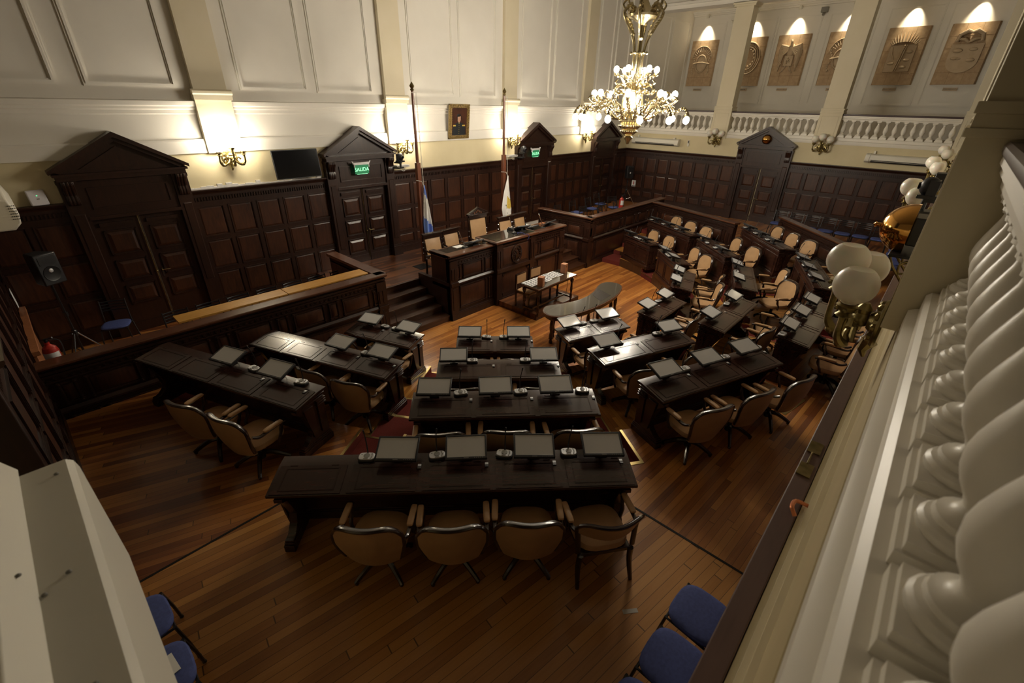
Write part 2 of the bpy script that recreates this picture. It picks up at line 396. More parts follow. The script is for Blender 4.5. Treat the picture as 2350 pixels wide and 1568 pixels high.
# red half steps in the aisles, with brass edging
def half_step(k, a, i):
    r = RAD[k]; zb = (k-1)*LV; zt = zb+LV/2
    M = MB(); h0 = HALF-.004
    d = (sin(a), -cos(a)); n = (cos(a), sin(a))
    def P(along, side): return (CEN[0]+d[0]*along+n[0]*side, CEN[1]+d[1]*along+n[1]*side)
    al = sqrt(r*r-HALF*HALF)
    M.prism([P(al-.004, -h0), P(al+DEP-.012, -h0), P(al+DEP-.012, h0), P(al-.004, h0)], zb+.001, zt)
    # carpet lining up the three sides of the notch
    z2 = k*LV-.012
    for sd in (-1, 1):
        M.prism([P(al, sd*h0), P(al+DEP-.014, sd*h0), P(al+DEP-.014, sd*(h0-.010)), P(al, sd*(h0-.010))], zt, z2)
    M.prism([P(al+DEP-.026, -h0+.011), P(al+DEP-.014, -h0+.011), P(al+DEP-.014, h0-.011), P(al+DEP-.026, h0-.011)], zt, z2)
    o = obj('carpet_step', M, RED, smooth=False)
    x = img_xy((*P(al+.3, 0), zt))
    E = MB(); zk = k*LV
    for sd in (-1, 1):
        E.prism([P(al-.005, sd*(h0-.012)), P(al+DEP+.02, sd*(h0-.012)), P(al+DEP+.02, sd*(h0+.026)), P(al-.005, sd*(h0+.026))], zk-.011, zk+.004)
    E.prism([P(al+DEP-.028, -h0), P(al+DEP+.022, -h0), P(al+DEP+.022, h0), P(al+DEP-.028, h0)], zk-.0105, zk+.0045)
    E.prism([P(al-.012, -h0), P(al+.02, -h0), P(al+.02, h0), P(al-.012, h0)], zt-.004, zt+.004)
    obj('brass_edging', E, NOS, o, smooth=False)
    nm = {1: 'lowest', 2: 'middle', 3: 'top'}[k]
    tag(o, 'red carpeted %s half step in the %s aisle from the left' % (nm, ['second', 'third', 'fourth', 'fifth', 'sixth', 'seventh'][i]), 'step', 'red carpet aisle steps')
for k in (1, 2, 3):
    for i, a in enumerate(AISLES): half_step(k, a, i)
for sd in (-1, 1):
    for k in (1, 2, 3):
        r = RAD[k]; x0 = CEN[0]+sd*sqrt(r*r-(CEN[1]-7.32)**2); x1 = CEN[0]+sd*(sqrt((r+DEP)**2-(CEN[1]-FRONT)**2)-.03)
        M = MB(); M.box(min(x0, x1), max(x0, x1), 7.325, FRONT-.005, (k-1)*LV+.001, (k-.5)*LV)
        M.box(x1-.012 if sd > 0 else x1, x1 if sd > 0 else x1+.012, 7.33, FRONT-.006, (k-.5)*LV, k*LV-.002)
        o = obj('carpet_step', M, RED, smooth=False)
        E = MB(); E.box(min(x0, x1), max(x0, x1), 7.30, 7.335, k*LV-.01, k*LV+.004); obj('brass_edging', E, NOS, o, smooth=False)
        tag(o, 'red carpeted %s half step along the front of the %s press box' % ({1: 'lowest', 2: 'middle', 3: 'top'}[k], 'left' if sd < 0 else 'far right'), 'step', 'red carpet aisle steps')
# flat red runner on the middle tier
for i, a in enumerate(AISLES):
    d = (sin(a), -cos(a)); n = (cos(a), sin(a))
    def P(al, s): return (CEN[0]+d[0]*al+n[0]*s, CEN[1]+d[1]*al+n[1]*s)
    M = MB(); M.prism([P(6.84, -.31), P(7.47, -.31), P(7.47, .31), P(6.84, .31)], 2*LV+.0005, 2*LV+.006)
    o = obj('carpet_runner', M, RED, smooth=False)
    E = MB()
    for s in (-1, 1): E.prism([P(6.84, s*.31), P(7.47, s*.31), P(7.47, s*.335), P(6.84, s*.335)], 2*LV+.0005, 2*LV+.008)
    obj('brass_edging', E, NOS, o, smooth=False)
    tag(o, 'flat red carpet runner between steps in the %s aisle from the left' % ['second', 'third', 'fourth', 'fifth', 'sixth', 'seventh'][i], 'carpet', 'red carpet runners')

# ------------------------------------------------------------------ walls
M = MB(); M.box(XL-.3, 25.7, YB, YB+.25, 0, ZC)
struct('wall_back', M, WHT, 'tall pale wall behind the dais', smooth=False)
M = MB(); M.box(XL-.25, XL, 4.6, YB, 0, 4.08); M.box(-1.6, -1.2, YF-.2, 4.6, 0, 3.0); M.box(XL-.25, XL, YF-.2, 4.6, 3.0, 4.08); M.box(-1.2, XL-.25, 4.55, 4.7, 0, 3.0)
MW = MB(); MW.box(XL-.24, XL+.05, 4.50, 4.62, Z3, 3.0); struct('trim_26', MW, [WD], 'dark end post of the left end panelling', bevel=.01)
struct('wall_left', M, [YEL], 'short cream wall at the left end of the hall', smooth=False)
M = MB(); M.box(XR, XR+.25, YF-.2, YB, 0, 3.83); struct('wall_right', M, YEL, 'cream wall under the far gallery', smooth=False)
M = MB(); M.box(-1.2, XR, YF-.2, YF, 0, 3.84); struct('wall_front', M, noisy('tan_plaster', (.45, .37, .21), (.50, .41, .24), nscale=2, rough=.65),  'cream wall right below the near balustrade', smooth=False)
for nm, q in (('wall_gallery_right', (25.4, 25.65, -5, YB)), ('wall_gallery_left', (-5.2, -5, -5, YB)), ('wall_gallery_front', (-5.2, 25.6, -5.2, -5))):
    M = MB(); M.box(*q, 3.7, ZC); struct(nm, M, WHT if 'right' in nm else DIM, 'outer wall of the upper gallery, ' + nm.split('_')[-1], smooth=False)
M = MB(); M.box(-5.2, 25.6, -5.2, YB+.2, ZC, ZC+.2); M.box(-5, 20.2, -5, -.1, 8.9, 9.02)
struct('ceiling', M, DIM, 'darkened ceiling of the hall', smooth=False)
M = MB(); M.box(20.3, 25.6, -5, YB, 8.9, 9.02)
M.box(20.3, 20.95, -.5, YB, 8.28, 8.9); M.box(20.2, 21.0, -.5, YB, 8.40, 8.48)
for k in range(3): M.box(25.4-.10-.07*(2-k), 25.4, -.4, YB, 8.90-.06*(k+1), 8.90-.06*k)
struct('ceiling_gallery', M, WHT, 'white ceiling and beam of the far gallery', smooth=False)
M = MB(); M.box(20.65, 25.5, -5, YB, 3.78, 3.95); M.box(-5, 25, -5, -.28, 3.78, 3.95); M.box(-5, XL-.25, -.3, YB, 3.78, 3.95)
struct('floor_gallery', M, noisy('gallery_floor', (.25, .2, .13), (.3, .24, .16), rough=.6), 'upper gallery floors', smooth=False)

# bands and mouldings on the back wall
def run_x(M, x0, x1, prof):      # profile (out, z) along the back wall
    M.prism_a([(YB-o, z) for o, z in prof], x0, x1)
PIL = [3.47, 7.83, 12.3, 16.75]; PW = .33
def gaps(x0, x1):
    xs = [x0]+[v for p in PIL for v in (p-PW, p+PW)]+[x1]
    return [(xs[i], xs[i+1]) for i in range(0, len(xs), 2)]
M = MB(); M.box(XL, XR, YB-.012, YB, 3.1, 3.87); struct('trim_2', M, YEL, 'cream painted strip above the panelling of the back wall', smooth=False)
M = MB()
for a, b in gaps(XL, XR):
    run_x(M, a, b, [(.0, 3.87), (.07, 3.87), (.07, 4.10), (.055, 4.13), (0, 4.13)])
    run_x(M, a, b, [(0, 4.58), (.02, 4.60), (.02, 4.66), (.05, 4.68), (.05, 4.72), (.09, 4.74), (.10, 4.80), (.10, 4.815), (0, 4.83)])
struct('trim_3', M, WHT, 'white band and cornice moulding across the back wall')
def frame_mould(M, a0, a1, c0, c1, w=.09, d=.035):   # raised moulding ring on a wall, local (a,b,c)
    for i, (q0, q1) in enumerate(((0, w*.35), (w*.35, w*.75), (w*.75, w))):
        h = (d*.6, d, d*.5)[i]
        M.box(a0+q0, a1-q0, 0, h, c0+q0, c0+q1); M.box(a0+q0, a1-q0, 0, h, c1-q1, c1-q0)
        M.box(a0+q0, a0+q1, 0, h, c0+q1, c1-q1); M.box(a1-q1, a1-q0, 0, h, c0+q1, c1-q1)
M = MB(); M.tf = lambda a, b, c: (a, YB-b, c)
for a, b in gaps(-1.6, 19.9):
    w = b-a; mid = (a+b)/2; e = .26
    if a < 0: a = -.4; mid = 1.38; e = 0; frame_mould(M, -1.4, 1.22, 5.03, 9.3); frame_mould(M, 1.55, 2.95, 5.03, 9.3); continue
    frame_mould(M, a+e, mid-.1, 5.03, 9.3); frame_mould(M, mid+.1, b-e, 5.03, 9.3)
frame_mould(M, 21.2, 23.1, 5.03, 8.5); frame_mould(M, 23.3, 25.1, 5.03, 8.5)
struct('trim_4', M, WHT, 'raised rectangular mouldings on the back wall')
for i, x in enumerate(PIL):
    M = MB()
    M.box(x-PW, x+PW, YB-.13, YB+.02, 3.87, 4.84); M.box(x-PW+.03, x+PW-.03, YB-.11, YB+.02, 4.9, ZC)
    M.box(x-PW-.02, x+PW+.02, YB-.19, YB+.02, 4.84, 4.93); M.prism_a([(YB-.115, 4.93), (YB-.19, 4.93), (YB-.21, 4.96), (YB-.21, 5.0), (YB-.17, 5.03), (YB-.115, 5.03)], x-PW-.03, x+PW+.03)
    struct('pilaster_%d' % (i+1) if False else 'trim_%d' % (5+i), M, CRM, 'cream pilaster on the back wall, number %s from the left' % ['one', 'two', 'three', 'four'][i])

# ------------------------------------------------------------------ dark panelling
def wainscot(name, tf, L, z0, z1, ncol, nrow, label):
    M = MB(); M.tf = tf
    M.box(0, L, 0, .03, z0, z1)
    M.box(0, L, 0, .07, z0, z0+.20); M.box(0, L, 0, .055, z0+.20, z0+.235)
    M.prism_a([(0, z1-.1), (.05, z1-.1), (.07, z1-.06), (.12, z1-.05), (.14, z1-.02), (.14, z1), (0, z1)], 0, L)
    M.box(0, L, 0, .05, z1-.30, z1-.24); M.box(0, L, 0, .05, z1-.15, z1-.10)
    n = int(L/.055)
    for k in range(n): M.box(k*L/n+.008, (k+.62)*L/n, .03, .052, z1-.235, z1-.16)
    zz0, zz1 = z0+.235, z1-.30; st = .085
    dw = L/ncol; ZR = [zz0, 1.43, 2.15, zz1]
    for i in range(ncol+1):
        x = i*dw; M.box(max(0, x-st/2), min(L, x+st/2), 0, .048, zz0, zz1)
    for z in ZR:
        M.box(0, L, 0, .046, max(zz0, z-st/2), min(zz1, z+st/2))
    for i in range(ncol):
        for j in range(3):
            a0, a1, c0, c1 = i*dw+st/2, (i+1)*dw-st/2, ZR[j]+st/2, ZR[j+1]-st/2
            M.mi = 0
            for q, h in ((0, .064), (.012, .056)):
                M.box(a0+q, a1-q, .03, h, c0+q, c0+q+.012); M.box(a0+q, a1-q, .03, h, c1-q-.012, c1-q)
                M.box(a0+q, a0+q+.012, .03, h, c0+q+.012, c1-q-.012); M.box(a1-q-.012, a1-q, .03, h, c0+q+.012, c1-q-.012)
            M.mi = 1
            M.frus((a0+.026, a1-.026, c0+.026, c1-.026), .03, (a0+.055, a1-.055, c0+.055, c1-.055), .04)
    M.mi = 0
    return struct(name, M, [WD, WP], label)
ZW = 3.17
BT = lambda x: (lambda a, b, c: (x+a, YB-b, c))
n = 9
for (x0, x1, nc) in ((XL, .72, 2), (2.60, 5.60, 5), (7.50, 12.72, 8), (14.58, 17.45, 5), (19.35, XR, 2)):
    wainscot('trim_%d' % n, BT(x0), x1-x0, .5 if n in (9, 10, 12, 13) else .82, ZW, nc, 4, 'dark carved panelling on the back wall, section %s from the left' % ['one', 'two', 'three', 'four', 'five'][n-9]); n += 1
RT = lambda y: (lambda a, b, c: (XR-b, y-a, c))
wainscot('trim_14', RT(YB), YB-6.45, .82, ZW, 9, 4, 'dark panelling left of the far door')
wainscot('trim_15', RT(4.48), 4.48-YF, .82, ZW, 8, 4, 'dark panelling right of the far door')
LT = lambda y: (lambda a, b, c: (XL+b, y+a, c))
wainscot('trim_16', LT(4.62), YB-4.62, .82, ZW, 9, 4, 'dark panelling on the left end wall')
M = MB(); M.box(-1.2, XR, -.006, .08, 3.10, 3.18); M.box(-1.2, XR, YF, .05, .82, 3.1)
struct('trim_17', M, [WCAP], 'dusty wooden cap of the panelling under the near balustrade', bevel=.006)
M = MB(); M.tf = None
for k, (y0, y1, z0, z1) in enumerate(((YF, -.010, 3.10, 3.17), (YF, -.032, 3.17, 3.20), (YF, -.055, 3.20, 3.215))): M.box(-1.2, XR, y0, y1, z0, z1)
struct('trim_18', M, CRM, 'thin cream moulding behind the panelling cap')

# broken white plaster edge above the panelling
M = MB(); x = 2.62
while x < 5.4:
    w = random.uniform(.06, .16); M.box(x, x+w, YB-.05, YB-.011, ZW-.005, ZW+random.uniform(.02, .07)*(1.3 if x < 4 else .6)); x += w
struct('trim_19', M, noisy('bare_plaster', (.62, .6, .58), (.75, .73, .70), nscale=20, rough=.9), 'broken strip of bare white plaster above the panelling', smooth=False)

# ------------------------------------------------------------------ doors
def door(name, tf, label, ball=False, drop=0):
    root = thing(name, label, 'door', kind='structure')
    def part(nm, M, m, bevel=0, parent=root, lab=None): return obj(nm, M, m, parent, bevel, label=lab, angle=20 if nm in ('door_leaf', 'door_frame') else 32)
    F = MB(); F.tf = tf
    for s in (-1, 1):
        a0, a1 = (s*.72, s*.98) if s > 0 else (s*.98, s*.72)
        F.box(a0, a1, 0, .16, -drop, 2.72); F.box(a0-.02, a1+.02, 0, .20, -drop, .28-drop); F.box(a0-.01, a1+.01, 0, .18, .28-drop, .32-drop)
        F.frus((a0+.05, a1-.05, .5, 2.15), .16, (a0+.065, a1-.065, .52, 2.13), .175)
        F.box(a0-.01, a1+.01, 0, .19, 2.66, 2.72)
    F.box(-.72, .72, 0, .12, 2.05, 2.70); F.box(-.62, -.59, .12, .14, 2.23, 2.55); F.box(.59, .62, .12, .14, 2.23, 2.55)
    F.box(-.74, .74, 0, .17, 2.02, 2.08)
    for k, (h, z) in enumerate(((.03, 2.20), (.03, 2.55))): F.box(-.62, .62, .12, .14, z, z+.03)
    part('door_frame', F, [WD])
    P = MB(); P.tf = lambda a, b, c: tf(a*.915, b, c)
    P.box(-1.06, 1.06, 0, .24, 2.72, 2.80); P.box(-1.10, 1.10, 0, .29, 2.80, 2.84)
    P.prism_b([(-1.10, 2.84), (1.10, 2.84), (0, 3.44)], 0, .16)
    t = .085
    for s in (-1, 1):
        P.prism_b([(s*1.14, 2.84), (s*1.14, 2.90), (0, 3.50), (0, 3.41)][::s], 0, .30)
        P.prism_b([(s*.98, 2.84), (s*1.06, 2.885), (0, 3.43), (0, 3.34)][::s], 0, .245)
    P.prism_b([(-.66, 2.90), (.66, 2.90), (0, 3.25)], .16, .185)
    part('pediment', P, [WD])
    for s in (-1, 1):
        B = MB(); B.tf = tf
        a0 = s*.85-.085
        pr = [(.16, 2.30), (.20, 2.32), (.22, 2.40), (.20, 2.48), (.24, 2.58), (.29, 2.66), (.29, 2.72), (.16, 2.72)]
        B.prism_a(pr, a0, a0+.17)
        for k in range(3): B.prism_a([(p+.012, z) for p, z in pr], a0+.02+k*.05, a0+.05+k*.05)
        part('bracket', B, [WD], .006)
    for s in (-1, 1):
        Lf = MB(); Lf.tf = tf
        a0, a1 = (.012, .715) if s > 0 else (-.715, -.012)
        Lf.mi = 0; Lf.box(a0, a1, 0, .035, -drop, 2.05)
        Lf.box(a0+.08, a1-.08, .035, .075, 1.86, 1.93)
        for z0, z1 in ((.28, .68), (.78, 1.20), (1.30, 1.78)):
            for q, h in ((0, .062), (.016, .05)):
                Lf.box(a0+.10+q, a1-.10-q, .035, h, z0+q, z0+q+.016); Lf.box(a0+.10+q, a1-.10-q, .035, h, z1-q-.016, z1-q)
                Lf.box(a0+.10+q, a0+.116+q, .035, h, z0+q, z1-q); Lf.box(a1-.116-q, a1-.10-q, .035, h, z0+q, z1-q)
            Lf.mi = 1; Lf.frus((a0+.14, a1-.14, z0+.04, z1-.04), .035, (a0+.19, a1-.19, z0+.09, z1-.09), .058); Lf.mi = 0
        Lf.box(a0, a1, .035, .05, -drop, .2-drop)
        lf = part('door_leaf', Lf, [WD, WP])
        H = MB(); H.tf = tf
        if s < 0:
            H.tube([(-.03, .06, .1-drop), (-.03, .06, 2.0)], .008, 6); H.sphere((-.03, .065, .86), .025, 10, 6); H.sphere((-.03, .065, 1.6), .016, 8, 5)
            part('bolt_rod', H, BRD, parent=lf)
        else:
            H.sphere((.07, .06, .86), .02, 8, 5); H.tube([(.07, .07, .86), (.12, .085, .87), (.20, .08, .86)], .009, 6); H.box(.055, .085, .034, .045, .72, .90)
            part('door_handle', H, BRS, parent=lf)
    if ball:
        S = MB(); S.tf = tf; S.sphere((0, .24, 3.06), .17, 24, 14); part('ornament_ball', S, GLD, lab='round polished brass ball in the pediment')
    return root
for i, x in enumerate((1.64, 6.55, 13.62, 18.4)):
    door('door_%d' % (i+1), (lambda x: (lambda a, b, c: (x+a, YB-b, Z3+c)))(x), 'dark carved double door under a pediment, number %s along the back wall' % ['one', 'two', 'three', 'four'][i], drop=(.32, 0, 0, .32)[i])
door('door_5', lambda a, b, c: (XR-b, 5.47-a, Z3+c), 'dark double door in the far wall with brass ball in its pediment', True)

# ------------------------------------------------------------------ far gallery: columns, balustrades, reliefs
BALP = [(.080, 0), (.086, .012), (.086, .026), (.078, .038), (.066, .042), (.070, .052), (.066, .064), (.050, .070), (.038, .085), (.034, .10), (.040, .12), (.056, .155), (.070, .20), (.074, .24), (.070, .28), (.058, .335), (.043, .39), (.032, .43), (.029, .455), (.038, .462), (.038, .478), (.032, .485), (.044, .50), (.060, .51), (.060, .535)]
def balustrade(tf, L, n, label, rail_mat, big=1.0, group=None):
    root = thing('balustrade', label, 'balustrade', group=group)
    K = MB(); K.tf = tf
    K.prism_a([(-.22, 3.83), (0, 3.83), (.012, 3.85), (.012, 3.94), (-.012, 3.955), (-.03, 3.96), (-.03, 4.04), (-.05, 4.06), (-.24, 4.06)], 0, L)
    obj('plinth', K, BAL, root)
    T = MB(); T.tf = tf
    T.prism_a([(-.28, 4.60), (-.10, 4.60), (-.095, 4.64), (-.075, 4.66), (-.075, 4.69), (-.06, 4.70), (-.06, 4.735), (-.32, 4.735), (-.32, 4.66)], 0, L)
    obj('top_rail', T, BAL, root)
    D = MB(); D.tf = tf; D.prism_a([(-.36, 4.735), (-.055, 4.735), (-.048, 4.75), (-.048, 4.775), (-.06, 4.79), (-.36, 4.79)], 0, L); obj('handrail', D, rail_mat, root)
    for k in range(n):
        B = MB(); a = (k+.5)*L/n; ct = -.178
        B.tf = tf
        w = .10
        B.box(a-w, a+w, ct-w, ct+w, 4.06, 4.10); B.frus  # square foot
        B.box(a-w*.88, a+w*.88, ct-w*.88, ct+w*.88, 4.10, 4.125)
        B.lathe([(r, 4.125+z*.83) for r, z in BALP], 20, (a, ct, 0))
        B.box(a-.066, a+.066, ct-.066, ct+.066, 4.57, 4.60)
        obj('baluster', B, BAL, root)
    return root
GT = lambda y: (lambda a, b, c: (XR-b, y-a, c))
balustrade(GT(YB), YB-7.74, 15, 'white far balustrade left of the two columns, partly behind the chandelier', RAILC, group='balustrades of the far gallery')
balustrade(GT(7.06), 7.06-4.02, 13, 'white far balustrade between the two columns', RAILC, group='balustrades of the far gallery')
balustrade(GT(3.34), 3.34-.22, 13, 'white far balustrade right of the two columns', RAILC, group='balustrades of the far gallery')
def column(name, tf, label, w=.34, d=.5, top=8.3):
    M = MB(); M.tf = tf
    M.box(-w, w, -d, .05, 3.80, 4.82); M.box(-w+.03, w-.03, -d+.03, .02, 4.9, top)
    for q in ((-w+.08, w-.08, 3.95, 3.965), (-w+.08, w-.08, 4.70, 4.715), (-w+.08, -w+.095, 3.965, 4.70), (w-.095, w-.08, 3.965, 4.70)): M.box(q[0], q[1], .05, .058, q[2], q[3])
    M.box(-w-.015, w+.015, -d-.01, .075, 4.80, 4.84); M.box(-w, w, -d, .05, 4.84, 4.90)
    M.box(-w-.01, w+.01, -d, .065, 4.90, 4.95)
    M.box(-w-.04, w+.04, -d-.04, .07, top-.14, top-.08); M.box(-w-.07, w+.07, -d-.07, .10, top-.08, top)
    return struct(name, M, CRM, label, bevel=.008)
column('column_1', lambda a, b, c: (XR-b, 7.40-a, c), 'cream square column of the far gallery, left one')
column('column_2', lambda a, b, c: (XR-b, 3.68-a, c), 'cream square column of the far gallery, right one')
column('column_3', lambda a, b, c: (XR-b, -.14-a, c), 'cream square column in the far right corner')

def spot_light(y):
    root = thing('spotlight', '', 'spotlight', group='spotlights above the reliefs')
    M = MB(); M.tube([(25.38, y, 8.72), (25.1, y, 8.74), (25.08, y, 8.70)], .018, 8); obj('mounting_arm', M, ACW, root)
    M = MB(); M.tube([(25.06, y, 8.74), (25.10, y, 8.60)], [.05, .07], 14); obj('lamp_head', M, ACW, root)
    L = bpy.data.lights.new('spot_bulb', 'SPOT'); L.energy = SPOT_W; L.color = (1, .86, .60); L.spot_size = R(60); L.spot_blend = 1.0; L.shadow_soft_size = .03
    o = bpy.data.objects.new('spot_bulb', L); COL.objects.link(o); o.parent = root; o.location = (25.105, y, 8.585)
    d = Vector((.36, 0, -1)); o.rotation_euler = d.to_track_quat('-Z', 'Y').to_euler()
    return root
RELY = [10.72, 8.55, 6.82, 4.87, 2.88, 1.02]
RELN = ['left of both columns', 'cut off by the left column', 'with an eagle', 'cut off by the right column', 'with upright sun rays', 'with two hands on top']
GW = lambda y: (lambda a, b, c: (25.4-b, y-a, c))
def relief(i, y):
    root = thing('relief_panel', 'carved tan stone relief on the gallery wall, '+RELN[i], 'relief', group='stone reliefs in the gallery')
    tf = (lambda a, b, c: (25.375-b, y-a, c)); w, z0, z1 = .65, 5.83, 7.74
    M = MB(); M.tf = tf
    M.frus((-w, w, z0, z1), .0, (-w+.05, w-.05, z0, z1), .09)
    obj('slab', M, STN, root)
    J = MB(); J.tf = tf
    for k in range(1, 5): J.box(-w+.05, w-.05, .088, .0925, z0+k*(z1-z0)/5-.004, z0+k*(z1-z0)/5+.004)
    for a in (-.22, .22): J.box(a-.003, a+.003, .088, .0925, z0, z1)
    obj('joint', J, mat('stone_joint_%d' % i, (.22, .13, .06), .9), root)
    b0 = .085; C = MB(); C.tf = lambda a, b, c: tf(a, b0+(b-b0)*1.8, c)
    zc = z0+1.05
    def ring(cx, cz, rx, rz, rad, t0=0, t1=2*pi, n=28):
        C.tube([(cx+rx*cos(t0+(t1-t0)*k/n), b0+.02, cz+rz*sin(t0+(t1-t0)*k/n)) for k in range(n+1)], rad, 8)
    if i in (0, 3):
        ring(0, zc-.1, .26, .36, .035)
        C.sphere((0, b0, zc-.1), .25, 16, 8, 1, .12, 1.35)
        for k in range(11):
            t = pi*(.12+.76*k/10); C.tube([(.27*cos(t), b0+.02, zc+.15+.27*sin(t)), (.43*cos(t), b0+.03, zc+.17+.45*sin(t))], [.024, .008], 6)
        ring(0, zc+.12, .47, .50, .02, .1, pi-.1)
        C.tube([(-.38, b0+.02, zc-.1), (-.1, b0+.05, zc-.05), (.1, b0+.05, zc-.05), (.42, b0+.02, zc-.12)], .035, 8)
        for k in range(9):
            for s in (-1, 1): C.sphere((s*(.36+.05*sin(k)), b0+.02, zc-.5+.09*k), .035, 8, 5, 1, .5, 1.3)
    elif i == 1:
        ring(0, zc+.05, .50, .62, .03); ring(0, zc+.05, .33, .44, .022)
        for k in range(40):
            t = 2*pi*k/40; C.box(.415*cos(t)-.02, .415*cos(t)+.02, b0, b0+.035, zc+.05+.53*sin(t)-.035, zc+.05+.53*sin(t)+.035)
        for k in range(14): C.sphere((.26*cos(k*.45), b0+.02, zc+.05+.34*sin(k*.45)), .05, 8, 5, 1, .5, 1)
    elif i == 2:
        C.sphere((0, b0, zc+.28), .16, 14, 8, 1, .5, 1.6)
        C.tube([(0, b0+.04, zc+.45), (.0, b0+.07, zc+.60), (-.04, b0+.06, zc+.66)], [.07, .05, .045], 8)
        for s in (-1, 1):
            for k in range(7):
                t = .25+.17*k
                C.tube([(s*.08, b0+.03, zc+.40-.02*k), (s*(.20+.30*cos(t)*.6), b0+.05, zc+.48-.06*k), (s*(.30+.17*cos(t)), b0+.03, zc+.28-.13*k)], [.05, .05, .02], 8)
            for k in range(3): C.tube([(s*.05, b0+.02, zc-.28), (s*(.14+.06*k), b0+.03, zc-.50-.04*k)], [.03, .012], 6)
            C.tube([(s*.26, b0+.02, zc-.22), (s*.34, b0+.05, zc-.12)], .035, 8)
        C.frus((-.20, .20, zc-.33, zc+.12), b0, (-.16, .16, zc-.29, zc+.08), b0+.05)
        for k in range(8): C.sphere((.10*cos(k*2.4)*(k/8), b0+.055, zc-.1+.12*sin(k*2.4)*(k/8)), .03, 6, 4)
    elif i == 4:
        C.frus((-.42, .42, zc-.62, zc+.30), b0, (-.40, .40, zc-.60, zc+.28), b0+.03)
        for k in range(13):
            t = pi*(.06+.88*k/12); C.tube([(.34*cos(t), b0+.03, zc+.26+.12*sin(t)), (.47*cos(t), b0+.05, zc+.30+.40*sin(t))], [.05, .008], 8)
        for k in range(14):
            for s in (-1, 1): C.sphere((.02+.03*s-.11*(k-7)/7*-.5, b0+.05, zc-.56+.062*k), .03, 6, 4, .8, .8, 1.5)
        C.tube([(-.32, b0+.03, zc+.22), (-.30, b0+.04, zc-.02), (-.18, b0+.04, zc-.20)], [.015, .03, .015], 6)
        for px, pz in ((-.24, -.32), (.18, -.45), (.24, .05), (.22, -.22)): C.sphere((px, b0+.03, zc+pz), .10, 12, 6, 1.1, .35, .6)
    else:
        C.prism_b([(.44*cos(t), zc-.30+.38*sin(t)) for t in [pi+pi*k/12 for k in range(13)]]+[(.44, zc+.22), (-.44, zc+.22)], b0, b0+.03)
        for s in (-1, 1):
            C.tube([(s*.34, b0+.03, zc+.30), (s*.30, b0+.05, zc+.50), (s*.12, b0+.07, zc+.60), (0, b0+.07, zc+.56)], [.06, .075, .08, .05], 10)
            C.tube([(s*.36, b0+.03, zc+.38), (s*.14, b0+.06, zc+.36), (0, b0+.05, zc+.26)], [.035, .06, .04], 10)
        for px, pz, q in ((-.22, .02, .12), (.2, .05, .10), (.22, -.28, .11), (-.24, -.22, .09), (-.12, -.24, .06)): C.sphere((px, b0+.03, zc+pz), q, 12, 6, 1.2, .35, .6)
    obj('carving', C, STS, root)
    tg = tag(thing('name_plaque', '', 'plaque'), 'small stone name plaque under the relief '+RELN[i], 'plaque', 'name plaques in the gallery')
    Q = MB(); Q.tf = tf; Q.box(-.21, .21, 0, .02, 5.63, 5.73); obj('plate', Q, STS, tg)
    words = {4: '+SAN CARLOS+', 5: '+MALABRIGO+', 2: '+SANTA CRUZ+'}.get(i)
    if words:
        text('lettering', words, .062, tg, (25.353, y, 5.68), (pi/2, 0, -pi/2), INK)
    else:
        Q = MB(); Q.tf = tf
        for k in range(9): Q.box(-.17+k*.038, -.145+k*.038, .02, .022, 5.66, 5.70)
        obj('lettering', Q, INK, tg)
    s = spot_light(y); s['label'] = 'small white spotlight above the relief '+RELN[i]
for i, y in enumerate(RELY): relief(i, y)
GLAMP = mat('unseen_lamp_glass', (.85, .82, .72), .4, emit=(1, .86, .62), es=15)  # unseen lamps, added to account for the gallery's brightness
for y, lab in ((9.4, 'left'), (5.55, 'middle'), (1.8, 'right')):
    rt = thing('unseen_ceiling_lamp', 'unseen round ceiling lamp added above the far gallery, %s one' % lab, 'lamp', (22.4, y, 8.9), 0, 'unseen ceiling lamps of the far gallery')
    M = MB(); M.lathe([(.20, 0), (.21, -.03), (.19, -.045)], 24); obj('base_ring', M, BRD, rt)
    M = MB(); M.lathe([(.185, -.04), (.17, -.09), (.10, -.125), (0, -.135)], 24); obj('lamp_shade', M, GLAMP, rt)
M = MB(); M.tf = GW(0)
for y in RELY: frame_mould(M, -y-.86, -y+.86, 5.08, 8.45, .10, .03)
struct('trim_20', M, WHT, 'raised panel mouldings on the far gallery wall')
for y, lab in ((9.55, 'small white box camera high on the gallery wall, left'), (5.95, 'small dark floodlight high on the gallery wall, right')):
    M = MB(); M.box(25.2, 25.39, y-.12, y+.12, 8.45, 8.62); M.tube([(25.3, y, 8.45), (25.22, y, 8.36)], .05, 8)
    tag(obj('security_light', M, ACW if y > 7 else GRY), lab, 'light')

# ------------------------------------------------------------------ near balustrade, column and wall lamps on our side
NT = lambda x: (lambda a, b, c: (x+a, -.095+b, c))
balustrade(NT(.02), 3.12, 13, 'large white balustrade right in front of the camera at the right edge', RAILC)
balustrade(NT(3.86), 7.48-3.86, 15, 'white balustrade hidden past the first near column', RAILC)
for i, x in enumerate((3.50, 7.85, 12.3, 16.75)):
    column('column_%d' % (4+i), (lambda x: (lambda a, b, c: (x+a, -.03+b*.6, c)))(x), 'cream square column of the near gallery, number %s from the camera' % ['one', 'two', 'three', 'four'][i], d=.75)

